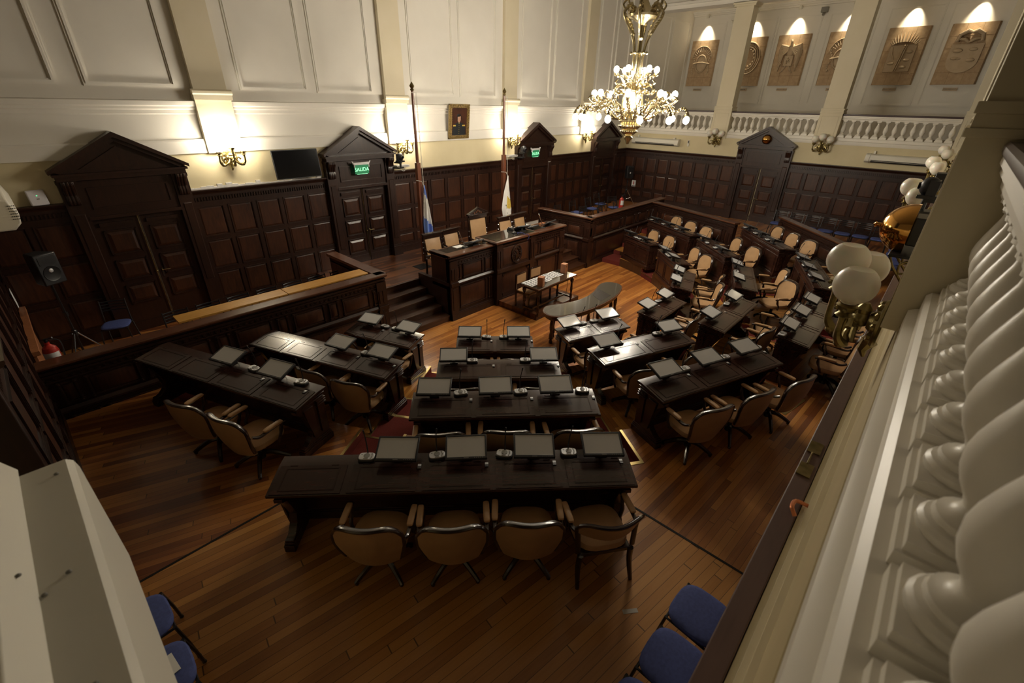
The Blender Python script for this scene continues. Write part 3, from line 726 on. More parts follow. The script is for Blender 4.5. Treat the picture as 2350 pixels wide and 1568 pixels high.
def sconce(loc, rz, label, lit, n=3, group=None):
    """wall lamp, local +y out of the wall"""
    root = thing('wall_lamp', label, 'lamp', loc, rz, group)
    M = MB(); M.lathe([(.0, .0), (.15, .0), (.16, .015), (.15, .03), (.12, .035), (.11, .05), (.07, .055), (.05, .08), (0, .085)], 20, axis=1)
    for k in range(10):
        t = 2*pi*k/10; M.sphere((.115*cos(t), .035, .115*sin(t)), .028, 8, 5)
    M.tube([(0, .03, -.13), (.0, .05, -.20), (0, .03, -.25)], [.05, .03, .01], 8)
    obj('back_plate', M, BRD, root)
    ends = [(-.23, .20, .16), (0, .30, .24), (.23, .20, .16)] if n == 3 else [(-.2, .2, .18), (.2, .2, .18)]
    M = MB(); M.sphere((0, .12, .0), .055, 12, 8); M.lathe([(.03, 0), (.045, .05), (.02, .09)], 12, (0, .12, .02)); obj('centre_boss', M, BRD, root)
    for e in ends:
        M = MB(); x, y, z = e
        P = [(0, .10, .02), (x*.35, .12+y*.2, -.08), (x*.75, y*.75, -.13), (x*1.02, y*.95, -.07), (x*1.05, y, .02), (x, y, z-.08)]
        S = []
        for k in range(len(P)-1):
            for q in range(4):
                t = q/4; p0 = Vector(P[max(k-1, 0)]); p1 = Vector(P[k]); p2 = Vector(P[k+1]); p3 = Vector(P[min(k+2, len(P)-1)])
                S.append(.5*((2*p1)+(p2-p0)*t+(2*p0-5*p1+4*p2-p3)*t*t+(3*p1-p0-3*p2+p3)*t**3))
        S.append(Vector(P[-1]))
        M.tube(S, [.024-.006*sin(k*.5) for k in range(len(S))], 8)
        M.tube([(x*.6, y*.6, -.12), (x*.4, y*.65, -.03), (x*.55, y*.8, .02), (x*.75, y*.8, -.02)], [.018, .016, .014, .02], 6)
        M.sphere((x*.85, y*.85, -.12), .035, 8, 6)
        arm = obj('arm', M, BRD, root)
        M = MB(); M.lathe([(.02, z-.10), (.05, z-.085), (.03, z-.065), (.055, z-.045), (.06, z-.02), (.045, z-.01)], 14, (x, y, 0))
        for k in range(6): M.sphere((x+.056*cos(k*pi/3), y+.056*sin(k*pi/3), z-.04), .014, 6, 4)
        obj('cup', M, BRD, arm)
        M = MB(); rr = .118 if not lit else .095
        M.lathe([(.04, -rr*.98)]+[(rr*sin(t), -rr*cos(t)) for t in [pi*(.12+.70*k/12) for k in range(13)]]+[(rr*.46, rr*.84), (rr*.30, rr*.82)], 22, (x, y, z+rr*.95))
        g = obj('globe', M, LITS if lit else GLOBE, arm)
    return root
for i, x in enumerate(PIL):
    sconce((x+.02, YB-.13, 3.76), pi, 'lit brass wall lamp on the back wall, number %s from the left' % ['one', 'two', 'three', 'four'][i], True, group='lit lamps on the back wall')
sconce((XR-.05, 7.42, 3.72), pi/2, 'unlit brass wall lamp with frosted globes on the far wall left of its door', False, group='unlit frosted wall lamps')
sconce((XR-.05, 3.66, 3.72), pi/2, 'unlit brass wall lamp with frosted globes on the far wall right of its door', False, group='unlit frosted wall lamps')
for i, x in enumerate((3.52, 7.9, 12.35, 16.75)):
    sconce((x, -.01, 3.70), 0, ['unlit brass wall lamp with big frosted globes nearest the camera, on near column', 'second unlit brass wall lamp from the camera along the near wall', 'third unlit brass wall lamp from the camera along the near wall', 'fourth unlit brass wall lamp from the camera along the near wall'][i], False, group='unlit frosted wall lamps')

# ------------------------------------------------------------------ chandelier
def spline(P, q=5):
    S = []
    for k in range(len(P)-1):
        for j in range(q):
            t = j/q; p0 = Vector(P[max(k-1, 0)]); p1 = Vector(P[k]); p2 = Vector(P[k+1]); p3 = Vector(P[min(k+2, len(P)-1)])
            S.append(.5*((2*p1)+(p2-p0)*t+(2*p0-5*p1+4*p2-p3)*t*t+(3*p1-p0-3*p2+p3)*t**3))
    S.append(Vector(P[-1])); return S
def chandelier(x, y):
    root = thing('chandelier', 'large ornate brass chandelier with many lit globes hanging over the hall', 'chandelier', (x, y, 0))
    M = MB(); M.lathe([(.0, 4.12), (.03, 4.13), (.04, 4.16), (.055, 4.20), (.09, 4.24), (.10, 4.27), (.06, 4.30), (.12, 4.33), (.17, 4.37), (.18, 4.40), (.15, 4.42), (.20, 4.45), (.235, 4.49), (.235, 4.52), (.20, 4.55), (.25, 4.60), (.26, 4.66), (.20, 4.74), (.17, 4.80)], 28)
    for z, r, n in ((4.395, .178, 26), (4.505, .235, 32)):
        for k in range(n): M.sphere((r*cos(2*pi*k/n), r*sin(2*pi*k/n), z), .019, 6, 4)
    obj('bowl', M, BRS, root)
    M = MB(); M.lathe([(.165, 4.80), (.20, 4.90), (.205, 5.0), (.18, 5.10), (.15, 5.16)], 24); obj('vase_glass', M, LITV, root)
    M = MB(); M.lathe([(.16, 5.16), (.17, 5.20), (.10, 5.27), (.13, 5.33), (.08, 5.42), (.05, 5.50), (.045, 6.10), (.07, 6.14), (.05, 6.2), (.05, 6.36), (.12, 6.42), (.30, 6.50), (.32, 6.54), (.20, 6.60), (.10, 6.70), (.04, 6.82), (.02, 6.9), (.02, ZC)], 24)
    obj('stem', M, BRS, root)
    M = MB()
    for k in range(8):
        t = 2*pi*k/8; c, s = cos(t), sin(t)
        M.tube([(.19*c, .19*s, 4.78), (.225*c, .225*s, 4.95), (.19*c, .19*s, 5.14)], .016, 6)
        S = spline([(r*c, r*s, z) for r, z in ((.14, 5.14), (.26, 5.20), (.40, 5.12), (.44, 5.22), (.34, 5.30), (.22, 5.26), (.14, 5.36))], 4); M.tube(S, .022, 6)
        S = spline([(r*c, r*s, z) for r, z in ((.08, 5.36), (.20, 5.42), (.16, 5.54), (.22, 5.60))], 4); M.tube(S, [.02-.001*i for i in range(len(S))], 6)
        M.sphere((.30*c, .30*s, 5.16), .05, 8, 5)
    obj('scrollwork', M, BRS, root)
    for k in range(6):
        M = MB(); t = 2*pi*k/6+.3; c, s = cos(t), sin(t)
        S = spline([(r*c, r*s, z) for r, z in ((.10, 5.50), (.11, 5.85), (.16, 6.10), (.28, 6.34), (.36, 6.46), (.40, 6.58), (.30, 6.68), (.22, 6.62), (.28, 6.56))], 5)
        M.tube(S, [.016+.014*(i > 12) for i in range(len(S))], 8)
        for i in range(12, len(S), 2): M.sphere(S[i]+Vector((0, 0, .02)), .034, 6, 4)
        M.tube(spline([(r*c, r*s, z) for r, z in ((.38, 6.60), (.44, 6.70), (.36, 6.78), (.32, 6.72))], 4), .02, 6)
        obj('crown_rod', M, BRS, root)
    M = MB()
    M.lathe([(.10, 5.86), (.15, 5.87), (.15, 5.89), (.10, 5.90)], 20)
    for k in range(6): M.sphere((.16*cos(k*pi/3), .16*sin(k*pi/3), 5.88), .03, 8, 5)
    obj('rod_ring', M, BRS, root)
    def arm(t, pts, end, down, r):
        c, s = cos(t), sin(t)
        M = MB(); S = spline([(a*c, a*s, z) for a, z in pts], 5); M.tube(S, [.026-.008*i/len(S) for i in range(len(S))], 7)
        for i in range(4, len(S), 3): M.sphere(S[i], .034, 6, 4)
        a1, z1 = pts[len(pts)//2]
        M.tube(spline([(a*c, a*s, z) for a, z in ((a1, z1), (a1+.12, z1+.10), (a1+.05, z1+.17), (a1-.03, z1+.11))], 4), .017, 6)
        M.tube(spline([(a*c, a*s, z) for a, z in ((a1-.1, z1), (a1+.02, z1-.13), (a1+.12, z1-.10), (a1+.07, z1-.04))], 4), .016, 6)
        o = obj('arm', M, BRS, root)
        M = MB(); e, z = end; q = -1 if down else 1
        M.lathe([(.02, 0), (.045, .02*q), (.05, .05*q), (.035, .07*q)], 12, (e*c, e*s, z)); obj('lamp_cup', M, BRS, o)
        M = MB(); zz = z+q*.06
        M.lathe([(.03, zz)]+[(r*sin(u), zz+q*r*(1-cos(u))*1.15) for u in [pi*(.18+.82*k/9) for k in range(9)]]+[(0, zz+q*2.3*r)], 16, (e*c, e*s, 0)); obj('globe', M, LITC, o)
    for k in range(12):
        arm(2*pi*k/12+.14, [(.20, 4.72), (.34, 4.64), (.52, 4.72), (.66, 4.88), (.84, 4.92), (.98, 4.80), (1.08, 4.86), (1.16, 4.86), (1.22, 4.78)], (1.22, 4.78), True, .062)
    for k in range(8):
        arm(2*pi*k/8+.39, [(.20, 4.84), (.38, 4.78), (.52, 4.92), (.66, 5.0), (.80, 4.93), (.86, 5.0)], (.86, 5.0), False, .060)
    for k in range(6):
        arm(2*pi*k/6+.1, [(.12, 5.34), (.22, 5.30), (.30, 5.44), (.40, 5.46)], (.42, 5.46), False, .055)
chandelier(10.0, 5.62)

# ------------------------------------------------------------------ desks
def bench_desk(name, mid, ang, w, k, units, label, group):
    """local x to the sitter's right, local +y away from the sitter; origin under the middle of the sitter's edge"""
    root = thing(name, label, 'desk', (mid[0], mid[1], k*LV), ang, group)
    h = w/2
    M = MB(); M.prism_a([(0, .745), (.37, .785), (.50, .785), (.50, .82), (.37, .82), (.0, .775)][::-1], -h, h)
    M.box(-h+.05, h-.05, .05, .47, .70, .76); M.box(-h+.03, h-.03, .03, .485, .735, .752)
    obj('top', M, WK, root, .004)
    uw = w/units
    for i in range(units):
        x0 = -h+i*uw+.03; x1 = x0+uw-.06
        M = MB(); M.tf = lambda a, b, c: (a, b, .7765+(b/.37)*.0445+c)
        M.box(x0, x1, .012, .35, 0, .005)
        for q in (.035, .042):
            M.box(x0+q+.03, x1-q-.03, q+.012, q+.017, .005, .0085); M.box(x0+q+.03, x1-q-.03, .345-q, .35-q, .005, .0085)
            M.box(x0+q+.03, x0+q+.035, q+.017, .345-q, .005, .0085); M.box(x1-q-.035, x1-q-.03, q+.017, .345-q, .005, .0085)
        M.box(x0+.09, x0+.16, .345, .355, .004, .009); M.box(x1-.16, x1-.09, .345, .355, .004, .009)
        obj('lid', M, WK, root)
    for s in (-1, 1):
        M = MB(); a0, a1 = (h-.13, h-.05) if s > 0 else (-h+.05, -h+.13)
        M.prism_a([(.02, .70), (.02, .66), (.10, .60), (.16, .45), (.20, .32), (.17, .22), (.10, .16), (.02, .13), (.02, .0), (.47, 0), (.47, .70)], a0, a1)
        oa = (h-.05, h-.03) if s > 0 else (-h+.03, -h+.05)
        M.prism_a([(.12, .66), (.20, .20), (.27, .20), (.27, .66)], *oa); M.prism_a([(.34, .20), (.34, .66), (.43, .66), (.43, .20)], *oa)
        M.box(a0-.005, a1+.02 if s > 0 else a1, -.01, .50, 0, .085) if s > 0 else M.box(a0-.02, a1+.005, -.01, .50, 0, .085)
        M.box(a0-.003, a1+.012, .0, .492, .085, .115) if s > 0 else M.box(a0-.012, a1+.003, .0, .492, .085, .115)
        M.box(a0, a1+.006, .01, .485, .115, .14) if s > 0 else M.box(a0-.006, a1, .01, .485, .115, .14)
        for z in (.60, .635, .67): M.box(a0-.004, a1+.03, .33, .48, z, z+.02) if s > 0 else M.box(a0-.03, a1+.004, .33, .48, z, z+.02)
        obj('end_panel', M, WK, root, .003)
    M = MB(); M.box(-h+.13, h-.13, .42, .46, .02, .72); M.box(-h+.06, h-.06, .40, .50, 0, .10); M.box(-h+.07, h-.07, .41, .488, .10, .125)
    M.box(-h+.06, h-.06, .42, .478, .655, .72)
    npan = max(2, units)
    pw = (w-.2)/npan
    for i in range(npan):
        a0, a1 = -h+.1+i*pw+.05, -h+.1+(i+1)*pw-.05
        M.box(a0-.035, a0-.015, .46, .478, .13, .655)
        for q0, q1, hh in ((0, .02, .478), (.02, .034, .470)):
            M.box(a0+q0, a1-q0, .46, hh, .17+q0, .17+q1); M.box(a0+q0, a1-q0, .46, hh, .62-q1, .62-q0)
            M.box(a0+q0, a0+q1, .46, hh, .17+q1, .62-q1); M.box(a1-q1, a1-q0, .46, hh, .17+q1, .62-q1)
        for a in (a0, a1):
            for z in (.17, .62): M.sphere((a, .48, z), .016, 6, 4)
    obj('front_panel', M, WK, root, .0025)
    return root
def monitor(mesh_cache={}):
    root = thing('monitor', '', 'monitor')
    w, hh = .42, .285; tl = R(16)
    tf = lambda a, b, c: (a, .045+b*cos(tl)*1.0-c*sin(tl), .115+b*sin(tl)+c*cos(tl))
    M = MB(); M.tf = tf
    M.box(-w/2, w/2, -hh/2, hh/2, 0, .028); M.box(-w/2+.05, w/2-.05, -hh/2+.04, hh/2-.04, -.022, 0)
    for a0, a1, b0, b1 in ((-w/2, w/2, -hh/2, -hh/2+.026), (-w/2, w/2, hh/2-.018, hh/2), (-w/2, -w/2+.018, -hh/2, hh/2), (w/2-.018, w/2, -hh/2, hh/2)): M.box(a0, a1, b0, b1, .028, .034)
    obj('housing', M, BPL, root, .003)
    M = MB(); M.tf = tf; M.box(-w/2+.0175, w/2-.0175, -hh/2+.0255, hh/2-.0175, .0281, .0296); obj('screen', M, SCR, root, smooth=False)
    M = MB(); M.box(-.06, .06, .0, .10, 0, .012); M.tube([(0, .05, .01), (0, .055, .07)], .022, 8); M.box(-.05, .05, .03, .07, .055, .10)
    obj('stand', M, BPL, root)
    M = MB(); M.tf = tf; M.box(-.025, .025, -hh/2+.008, -hh/2+.016, .034, .0348)
    for k in range(5): M.box(.08+k*.02, .088+k*.02, -hh/2+.009, -hh/2+.014, .034, .036)
    obj('button_strip', M, GRY, root)
    M = MB(); M.tube(spline([(.05, .06, .09), (.09, .08, .05), (.07, .10, .01), (.02, .10, .008)], 4), .003, 5); obj('cable', M, BLK, root)
    return root
def microphone():
    root = thing('microphone', '', 'microphone')
    M = MB(); M.prism([(.088*(1 if cos(t) > 0 else -1)*abs(cos(t))**.55, .06*(1 if sin(t) > 0 else -1)*abs(sin(t))**.55) for t in [2*pi*k/28 for k in range(28)]], 0, .03)
    obj('base', M, BPL, root, .006)
    M = MB(); M.prism([(.08*(1 if cos(t) > 0 else -1)*abs(cos(t))**.55, .052*(1 if sin(t) > 0 else -1)*abs(sin(t))**.55+.002) for t in [2*pi*k/28 for k in range(28)]], .028, .041)
    obj('top_plate', M, SIL, root, .004)
    M = MB(); M.lathe([(.031, .041), (.031, .0455), (.0, .0465)], 20, (0, .008, 0)); obj('speaker_grille', M, GRY, root)
    M = MB()
    for k in range(5): M.lathe([(.006, .041), (.006, .044), (0, .0445)], 8, (.055-.004*abs(k-2), .035-.017*k, 0))
    M.box(-.025, .02, -.042, -.032, .041, .044); M.box(-.06, -.045, .02, .026, .041, .043)
    obj('button_pad', M, GRY, root)
    M = MB(); M.tube(spline([(0, .045, .035), (0, .05, .13), (.005, .03, .25), (.01, 0, .34)], 5), [.007]*10+[.0055]*6, 6); obj('gooseneck', M, BLK, root)
    M = MB(); M.tube([(.01, 0, .335), (.013, -.012, .375)], .0085, 8); M.sphere((.0132, -.013, .378), .009, 8, 5); obj('capsule', M, BPL, root)
    return root
def usb_socket():
    root = thing('socket_box', '', 'socket')
    M = MB(); M.box(-.018, .018, -.03, .03, 0, .012); obj('casing', M, BPL, root, .002)
    M = MB(); M.box(-.016, .016, .0, .028, .012, .014); obj('plate', M, SIL, root)
    return root
def office_chair():
    root = thing('armchair', '', 'chair')
    M = MB(); M.cushion((0, .02, .385), .53, .52, .11, p=3.2); obj('seat', M, LE, root)
    def back(u, v, side):
        U = 2*u-1; z = .37+v*(.55-.02*U*U-.13*U**6)
        w = .225+.07*min(1, v*1.4)
        th = .055 if side else 0
        y = -.235-.115*(v)-.015*sin(pi*v)+.10*U*U*(.6+.4*v)
        puff = .018*sin(pi*u)*sin(pi*v)
        return (w*U*(1 if side else .97), y-(th-.0)*(1-.15*U*U)+(-puff if side else puff)+.02, z)
    M = MB(); M.slab(back, 14, 10); obj('backrest', M, LE, root)
    rim = []
    for i in range(21):
        u = i/20; p = back(u, 1, 0); q = back(u, 1, 1); rim.append(((p[0]+q[0])/2, (p[1]+q[1])/2, p[2]+.008))
    L = [((back(0, v, 0)[0]+back(0, v, 1)[0])/2-.006, (back(0, v, 0)[1]+back(0, v, 1)[1])/2, back(0, v, 0)[2]) for v in (.15, .35, .55, .75, .9)]
    Rr = [(-p[0], p[1], p[2]) for p in L]
    M = MB(); M.tube(L+rim+Rr[::-1], .020, 8, 1.7); obj('back_frame', M, WR, root)
    for s in (-1, 1):
        M = MB()
        M.tube(spline([(s*.285, -.20, .66), (s*.305, -.13, .625), (s*.31, 0, .635), (s*.31, .14, .645), (s*.305, .21, .630)], 4), .022, 8, .8)
        M.tube(spline([(s*.305, .165, .635), (s*.30, .15, .55), (s*.31, .11, .47), (s*.285, .09, .39)], 4), [.018, .018, .02, .024, .026, .022, .018, .018, .02, .02, .02, .02, .02], 8)
        a = obj('arm', M, WR, root)
        M = MB(); M.cushion((s*.31, .055, .648), .062, .25, .035, p=5); obj('arm_pad', M, LE, a)
    M = MB(); M.lathe([(.05, .10), (.045, .14), (.028, .18), (.028, .34), (.06, .36), (.12, .385)], 14); M.box(-.17, .17, -.17, .17, .372, .39)
    obj('pedestal', M, BLK, root)
    for k in range(4):
        M = MB(); t = pi/4+k*pi/2; c, s = cos(t), sin(t)
        S = spline([(r*c, r*s, z) for r, z in ((.02, .17), (.12, .155), (.24, .085), (.31, .035))], 4)
        M.tube(S, [.03-.0008*i for i in range(len(S))], 7, 1.2); M.sphere((.30*c, .30*s, .022), .022, 8, 6); obj('leg', M, WR, root)
    return root

BLOCK = {'L': 'leftmost block', 'C': 'block nearest the camera', 'R': 'third block from left', 'Q': 'fourth block from left', 'S': 'fifth block from left', 'P': 'block below the far door', 'O': 'block beside the far press box'}
ROWN = {1: 'front row', 2: 'second row', 3: 'third row', 4: 'back row'}
# name: block,row, mid of sitter's edge, angle, width, tier, units, monitors(frac), mics(frac), chair unit fractions
DESKS = [
 ('C', 1, (4.90, 4.82), -45, 1.38, 1, 2, (.17, .81), (.39, .62), (.235, .765)),
 ('C', 2, (4.01, 3.85), -44.5, 1.86, 2, 2, (.13, .87), (.28, .72), (.235, .765)),
 ('C', 3, (3.16, 2.92), -43.5, 2.30, 3, 3, (.12, .45, .78), (.26, .59, .935), (.17, .5, .84)),
 ('C', 4, (1.985, 2.475), -44.1, 3.57, 3, 5, (.33, .525, .72, .92), (.24, .44, .635, .825), (.305, .495, .69, .885)),
 ('L', 1, (3.68, 6.66), -70, 1.45, 1, 2, (.22, .80), (.43, .60), (.235, .765)),
 ('L', 2, (2.365, 6.275), -69, 2.67, 2, 4, (.58, .875), (.755,), (.62, .87)),
 ('L', 3, (.975, 6.205), -69.4, 2.98, 3, 4, (.47, .76), (.615, .89), (.60, .84)),
 ('R', 1, (6.80, 3.865), -20, 1.46, 1, 2, (.19, .81), (.41, .60), (.235, .765)),
 ('R', 2, (6.33, 2.60), -21.7, 1.93, 2, 2, (.17, .86), (.30, .74), (.235, .765)),
 ('R', 3, (5.84, 1.28), -21.1, 2.33, 3, 3, (.17, .5, .83), (.33, .67, .97), (.17, .5, .84)),
 ('Q', 1, (8.82, 3.345), 0, 1.36, 1, 2, (.20, .80), (.42, .60), (.235, .765)),
 ('Q', 2, (8.87, 2.015), 0, 1.90, 2, 2, (.18, .82), (.36, .66), (.235, .765)),
 ('Q', 3, (8.87, .70), 0, 2.30, 3, 3, (.17, .5, .83), (.04, .34, .67), (.17, .5, .84)),
 ('S', 1, (10.88, 3.76), 19, 1.42, 1, 2, (.22, .76), (.48, .58), (.235, .765)),
 ('S', 2, (11.38, 2.54), 20.5, 1.86, 2, 2, (.24, .84), (.62, .40), (.235, .765)),
 ('S', 3, (12.0, 1.25), 22, 2.30, 3, 3, (.17, .5, .83), (.33, .66, .95), (.17, .5, .84)),
 ('P', 1, (12.66, 4.87), 45.5, 1.42, 1, 2, (.24, .76), (.46, .56), (.235, .765)),
 ('P', 2, (13.55, 3.99), 46, 1.86, 2, 2, (.22, .86), (.42, .70), (.235, .765)),
 ('P', 3, (14.57, 3.03), 42, 2.36, 3, 3, (.22, .52, .84), (.36, .66, .95), (.17, .5, .84)),
 ('O', 1, (13.78, 6.50), 65, 1.42, 1, 2, (.24, .82), (.60, .46), (.235, .765)),
 ('O', 2, (14.97, 6.05), 62, 2.30, 2, 3, (.20, .50, .80), (.34, .64, .93), (.17, .5, .84)),
]
mon0 = monitor(); mic0 = microphone(); usb0 = usb_socket(); ch0 = office_chair()
def wood_armchair(loc, rz, label, group):
    rt = thing('armchair', label, 'chair', loc, rz, group)
    M = MB(); M.cushion((0, .02, .385), .52, .50, .11, p=3.2); obj('seat', M, LE, rt)
    def bk(u, v, side):
        U = 2*u-1
        return (.285*U, -.27-.07*v+.12*U*U-(.05 if side else 0)*(1-.15*U*U), .66+v*(.20-.05*U**6))
    M = MB(); M.slab(bk, 14, 5); obj('backrest', M, LE, rt)
    rim = [(bk(i/20, 1, 0)[0], bk(i/20, 1, 0)[1]-.025, bk(i/20, 1, 0)[2]+.008) for i in range(21)]
    M = MB(); M.tube([(-.27, -.20, .40), (-.28, -.18, .60), (-.29, -.17, .70)]+rim+[(.29, -.17, .70), (.28, -.18, .60), (.27, -.20, .40)], .019, 8, 1.5); obj('back_frame', M, WR, rt)
    M = MB(); M.box(-.25, .25, -.22, .25, .34, .39); obj('seat_frame', M, WR, rt, .008)
    for s in (-1, 1):
        M = MB(); M.tube(spline([(s*.285, -.18, .66), (s*.31, -.08, .63), (s*.31, .14, .645), (s*.305, .21, .63)], 4), .021, 8, .8); M.tube([(s*.30, .17, .63), (s*.305, .13, .5), (s*.28, .12, .38)], .02, 8)
        a = obj('arm', M, WR, rt)
        M = MB(); M.cushion((s*.31, .055, .648), .062, .25, .035, p=5); obj('arm_pad', M, LE, a)
        for y0, y1 in ((-.22, -.29), (.22, .25)):
            M = MB(); M.tube(spline([(s*.25, y0, .38), (s*.26, y0, .2), (s*.27, y1, 0)], 4), [.03, .03, .029, .028, .027, .026, .024, .022, .02], 8); obj('leg', M, WR, rt)
    return rt
used = {}
def put(proto, loc, rz, label, group):
    if proto.name not in used:
        used[proto.name] = 1; proto.location = loc; proto.rotation_euler = (0, 0, rz); proto['label'] = label; proto['group'] = group; return proto
    return dup(proto, loc, rz, label, group)
def order_words(pts):
    q = [img_xy(p) for p in pts]; n = len(q)
    if n == 1: return ['only']
    dx = max(a[0] for a in q)-min(a[0] for a in q); dz = max(a[1] for a in q)-min(a[1] for a in q)
    if dx >= dz*.8:
        idx = sorted(range(n), key=lambda i: q[i][0]); w = {2: ['left', 'right'], 3: ['left', 'middle', 'right'], 4: ['leftmost', 'second from left', 'third from left', 'rightmost']}[n]
    else:
        idx = sorted(range(n), key=lambda i: q[i][2]); w = {2: ['nearer', 'farther'], 3: ['nearest', 'middle', 'farthest'], 4: ['nearest', 'second', 'third', 'farthest']}[n]
    out = ['']*n
    for r, i in enumerate(idx): out[i] = w[r]
    return out
CH_OFF = {('C', 4): [(-.02, -.20, -4), (0, -.22, 2), (.0, -.20, -2), (.0, -.20, 6)], ('L', 3): [(0, -.26, 3), (0, -.26, -4)], ('L', 2): [(0, -.10, -3), (0, -.13, 5)], ('C', 3): [(0, -.13, 2), (0, -.12, -3), (0, -.13, 4)], ('C', 2): [(-.04, -.14, 3), (.04, -.14, -2)], ('L', 1): [(-.04, -.13, 3), (.04, -.14, -2)],
          ('Q', 3): [(0, -.30, 4), (0, -.30, -6), (0, -.28, 8)], ('Q', 2): [(0, -.30, -8), (.0, -.34, 6)], ('R', 3): [(0, -.20, -4), (0, -.2, 2), (0, -.22, 5)], ('Q', 1): [(0, -.28, 5), (0, -.28, -5)],
          ('S', 2): [(0, -.42, 30), (0, -.36, 5)], ('S', 1): [(0, -.3, 6), (0, -.3, -6)], ('P', 2): [(0, -.28, 6), (0, -.28, -3)], ('P', 1): [(0, -.3, 10), (0, -.28, 2)]}
for (b, r, mid, ang, w, k, units, mons, mics, chs) in DESKS:
    a = R(ang); T = frame((mid[0], mid[1], k*LV), a)
    bn = BLOCK[b]
    bench_desk('bench_desk', mid, a, w, k, units, 'dark wooden bench desk seating %s, %s, %s' % ({1: 'one', 2: 'two', 3: 'three', 4: 'four'}[len(chs)], ROWN[r], bn), 'bench desks of the horseshoe')
    P = [T((f-.5)*w, .375, .822) for f in mons]
    for p, wd in zip(P, order_words(P)):
        put(mon0, p, a+R(random.uniform(-3, 3)), '%s black flat monitor, %s desk, %s' % (wd, ROWN[r], bn), 'monitors on the desks')
    P = [T((f-.5)*w, .425, .8205) for f in mics]
    for p, wd in zip(P, order_words(P)):
        put(mic0, p, a+R(random.uniform(-12, 12)), '%s gooseneck microphone, %s desk, %s' % (wd, ROWN[r], bn), 'microphones on the desks')
    P = [T((f-.5)*w+.5*w/units*(.88 if f < .99 else .8), .30, .8125) for f in chs]
    for p, wd in zip(P, order_words(P)):
        put(usb0, p, a, '%s small socket box, %s desk, %s' % (wd, ROWN[r], bn), 'socket boxes on the desks')
    off = CH_OFF.get((b, r), [(0, -.22+random.uniform(-.05, .03), random.uniform(-8, 8)) for _ in chs])
    P = [T((f-.5)*w+o[0], o[1], 0) for f, o in zip(chs, off)]
    for p, o, wd in zip(P, off, order_words(P)):
        if (b, r) == ('C', 4) and wd == 'rightmost': wood_armchair(p, a+R(8), 'rightmost tan armchair with open wooden back and straight legs, nearest long desk', 'tan armchairs at the desks'); continue
        put(ch0, p, a+R(o[2]), '%s tan leather swivel armchair, %s, %s' % (wd, ROWN[r], bn), 'tan armchairs at the desks')

# ------------------------------------------------------------------ panelled barriers, dais
def panel_front(M, L, z0, z1, n, t0, ratio=(1, .42)):
    """row of wide and narrow framed panels with corner bosses; local (a,b,c)"""
    seq = [ratio[i % 2] for i in range(2*n+1)]; seq = [ratio[1]]+seq[:2*n-1]+[ratio[1]] if n > 1 else [ratio[1], ratio[0], ratio[1]]
    tot = sum(seq); x = .06; sc = (L-.12)/tot
    for q in seq:
        a0, a1 = x+.05, x+q*sc-.05; x += q*sc
        if a1-a0 < .05: continue
        M.mi = 0
        for q0, q1, hh in ((0, .018, .024), (.018, .03, .014)):
            M.box(a0+q0, a1-q0, t0, t0+hh, z0+q0, z0+q1); M.box(a0+q0, a1-q0, t0, t0+hh, z1-q1, z1-q0)
            M.box(a0+q0, a0+q1, t0, t0+hh, z0+q1, z1-q1); M.box(a1-q1, a1-q0, t0, t0+hh, z0+q1, z1-q1)
        for aa in (a0+.01, a1-.01):
            for zz in (z0+.01, z1-.01):
                M.box(aa-.024, aa+.024, t0, t0+.032, zz-.024, zz+.024); M.sphere((aa, t0+.034, zz), .013, 6, 4)
        M.mi = 1; M.frus((a0+.03, a1-.03, z0+.03, z1-.03), t0, (a0+.05, a1-.05, z0+.05, z1-.05), t0+.012); M.mi = 0
def barrier_part(root, tf, L, zb, zt, n, ledge, nm='panel_wall', thick=.12, low=True, post0=False, post1=False, capm=None):
    M = MB(); M.tf = tf
    M.box(0, L, -thick, 0, zb, zt-.06)
    M.box(0, L, -thick-.005, .03, zt-.14, zt-.10); M.box(0, L, -thick, .02, zt-.19, zt-.16)
    nn = int(L/.09)
    for k in range(nn):           # fretted frieze
        a = (k+.12)*L/nn; d = L/nn
        M.box(a, a+d*.62, 0, .014, zt-.245, zt-.232); M.box(a, a+d*.16, 0, .014, zt-.245, zt-.20); M.box(a+d*.3, a+d*.46, 0, .014, zt-.22, zt-.195); M.box(a, a+d*.9, 0, .012, zt-.20, zt-.192)
    M.box(0, L, 0, .025, zt-.275, zt-.26)
    panel_front(M, L, ledge+.08, zt-.31, n, 0)
    M.prism_a([(0, ledge+.04), (.02, ledge+.04), (.06, ledge), (.06, ledge-.03), (.02, ledge-.06), (0, ledge-.06)], 0, L)
    if low:
        M.box(0, L, 0, .05, zb, zb+.16); M.box(0, L, 0, .035, zb+.16, zb+.19)
        panel_front(M, L, zb+.27, ledge-.12, max(1, n//2), 0, (1, .2))
    for a, on in ((0, post0), (L, post1)):
        if on:
            q0, q1 = (0, .22) if a == 0 else (L-.22, L)
            M.box(q0, q1, 0, .045, ledge+.02, zt-.16); M.box(q0+.03, q0+.10, .045, .06, ledge+.1, zt-.35); M.box(q0+.12, q0+.19, .045, .06, ledge+.1, zt-.35)
            M.box(q0-.005, q1+.005, 0, .075, ledge-.06, ledge+.03)
            if low: M.box(q0, q1, 0, .045, zb, ledge-.05); M.box(q0+.05, q1-.05, .045, .055, zb+.28, ledge-.14)
    o = obj(nm, M, [WD, WP], root)
    M = MB(); M.tf = tf
    M.prism_a([(-thick-.05, zt-.06), (.06, zt-.06), (.085, zt-.035), (.085, zt-.01), (.07, zt), (-thick-.05, zt)], -.03 if post0 else 0, L+(.03 if post1 else 0))
    obj('cap_rail', M, capm or WRAIL, root)
WRAIL = wood('rail_wood', (.05, .017, .008), (.13, .048, .022), rough=.3, coat=.4, sc=(1.2, 9, 9))
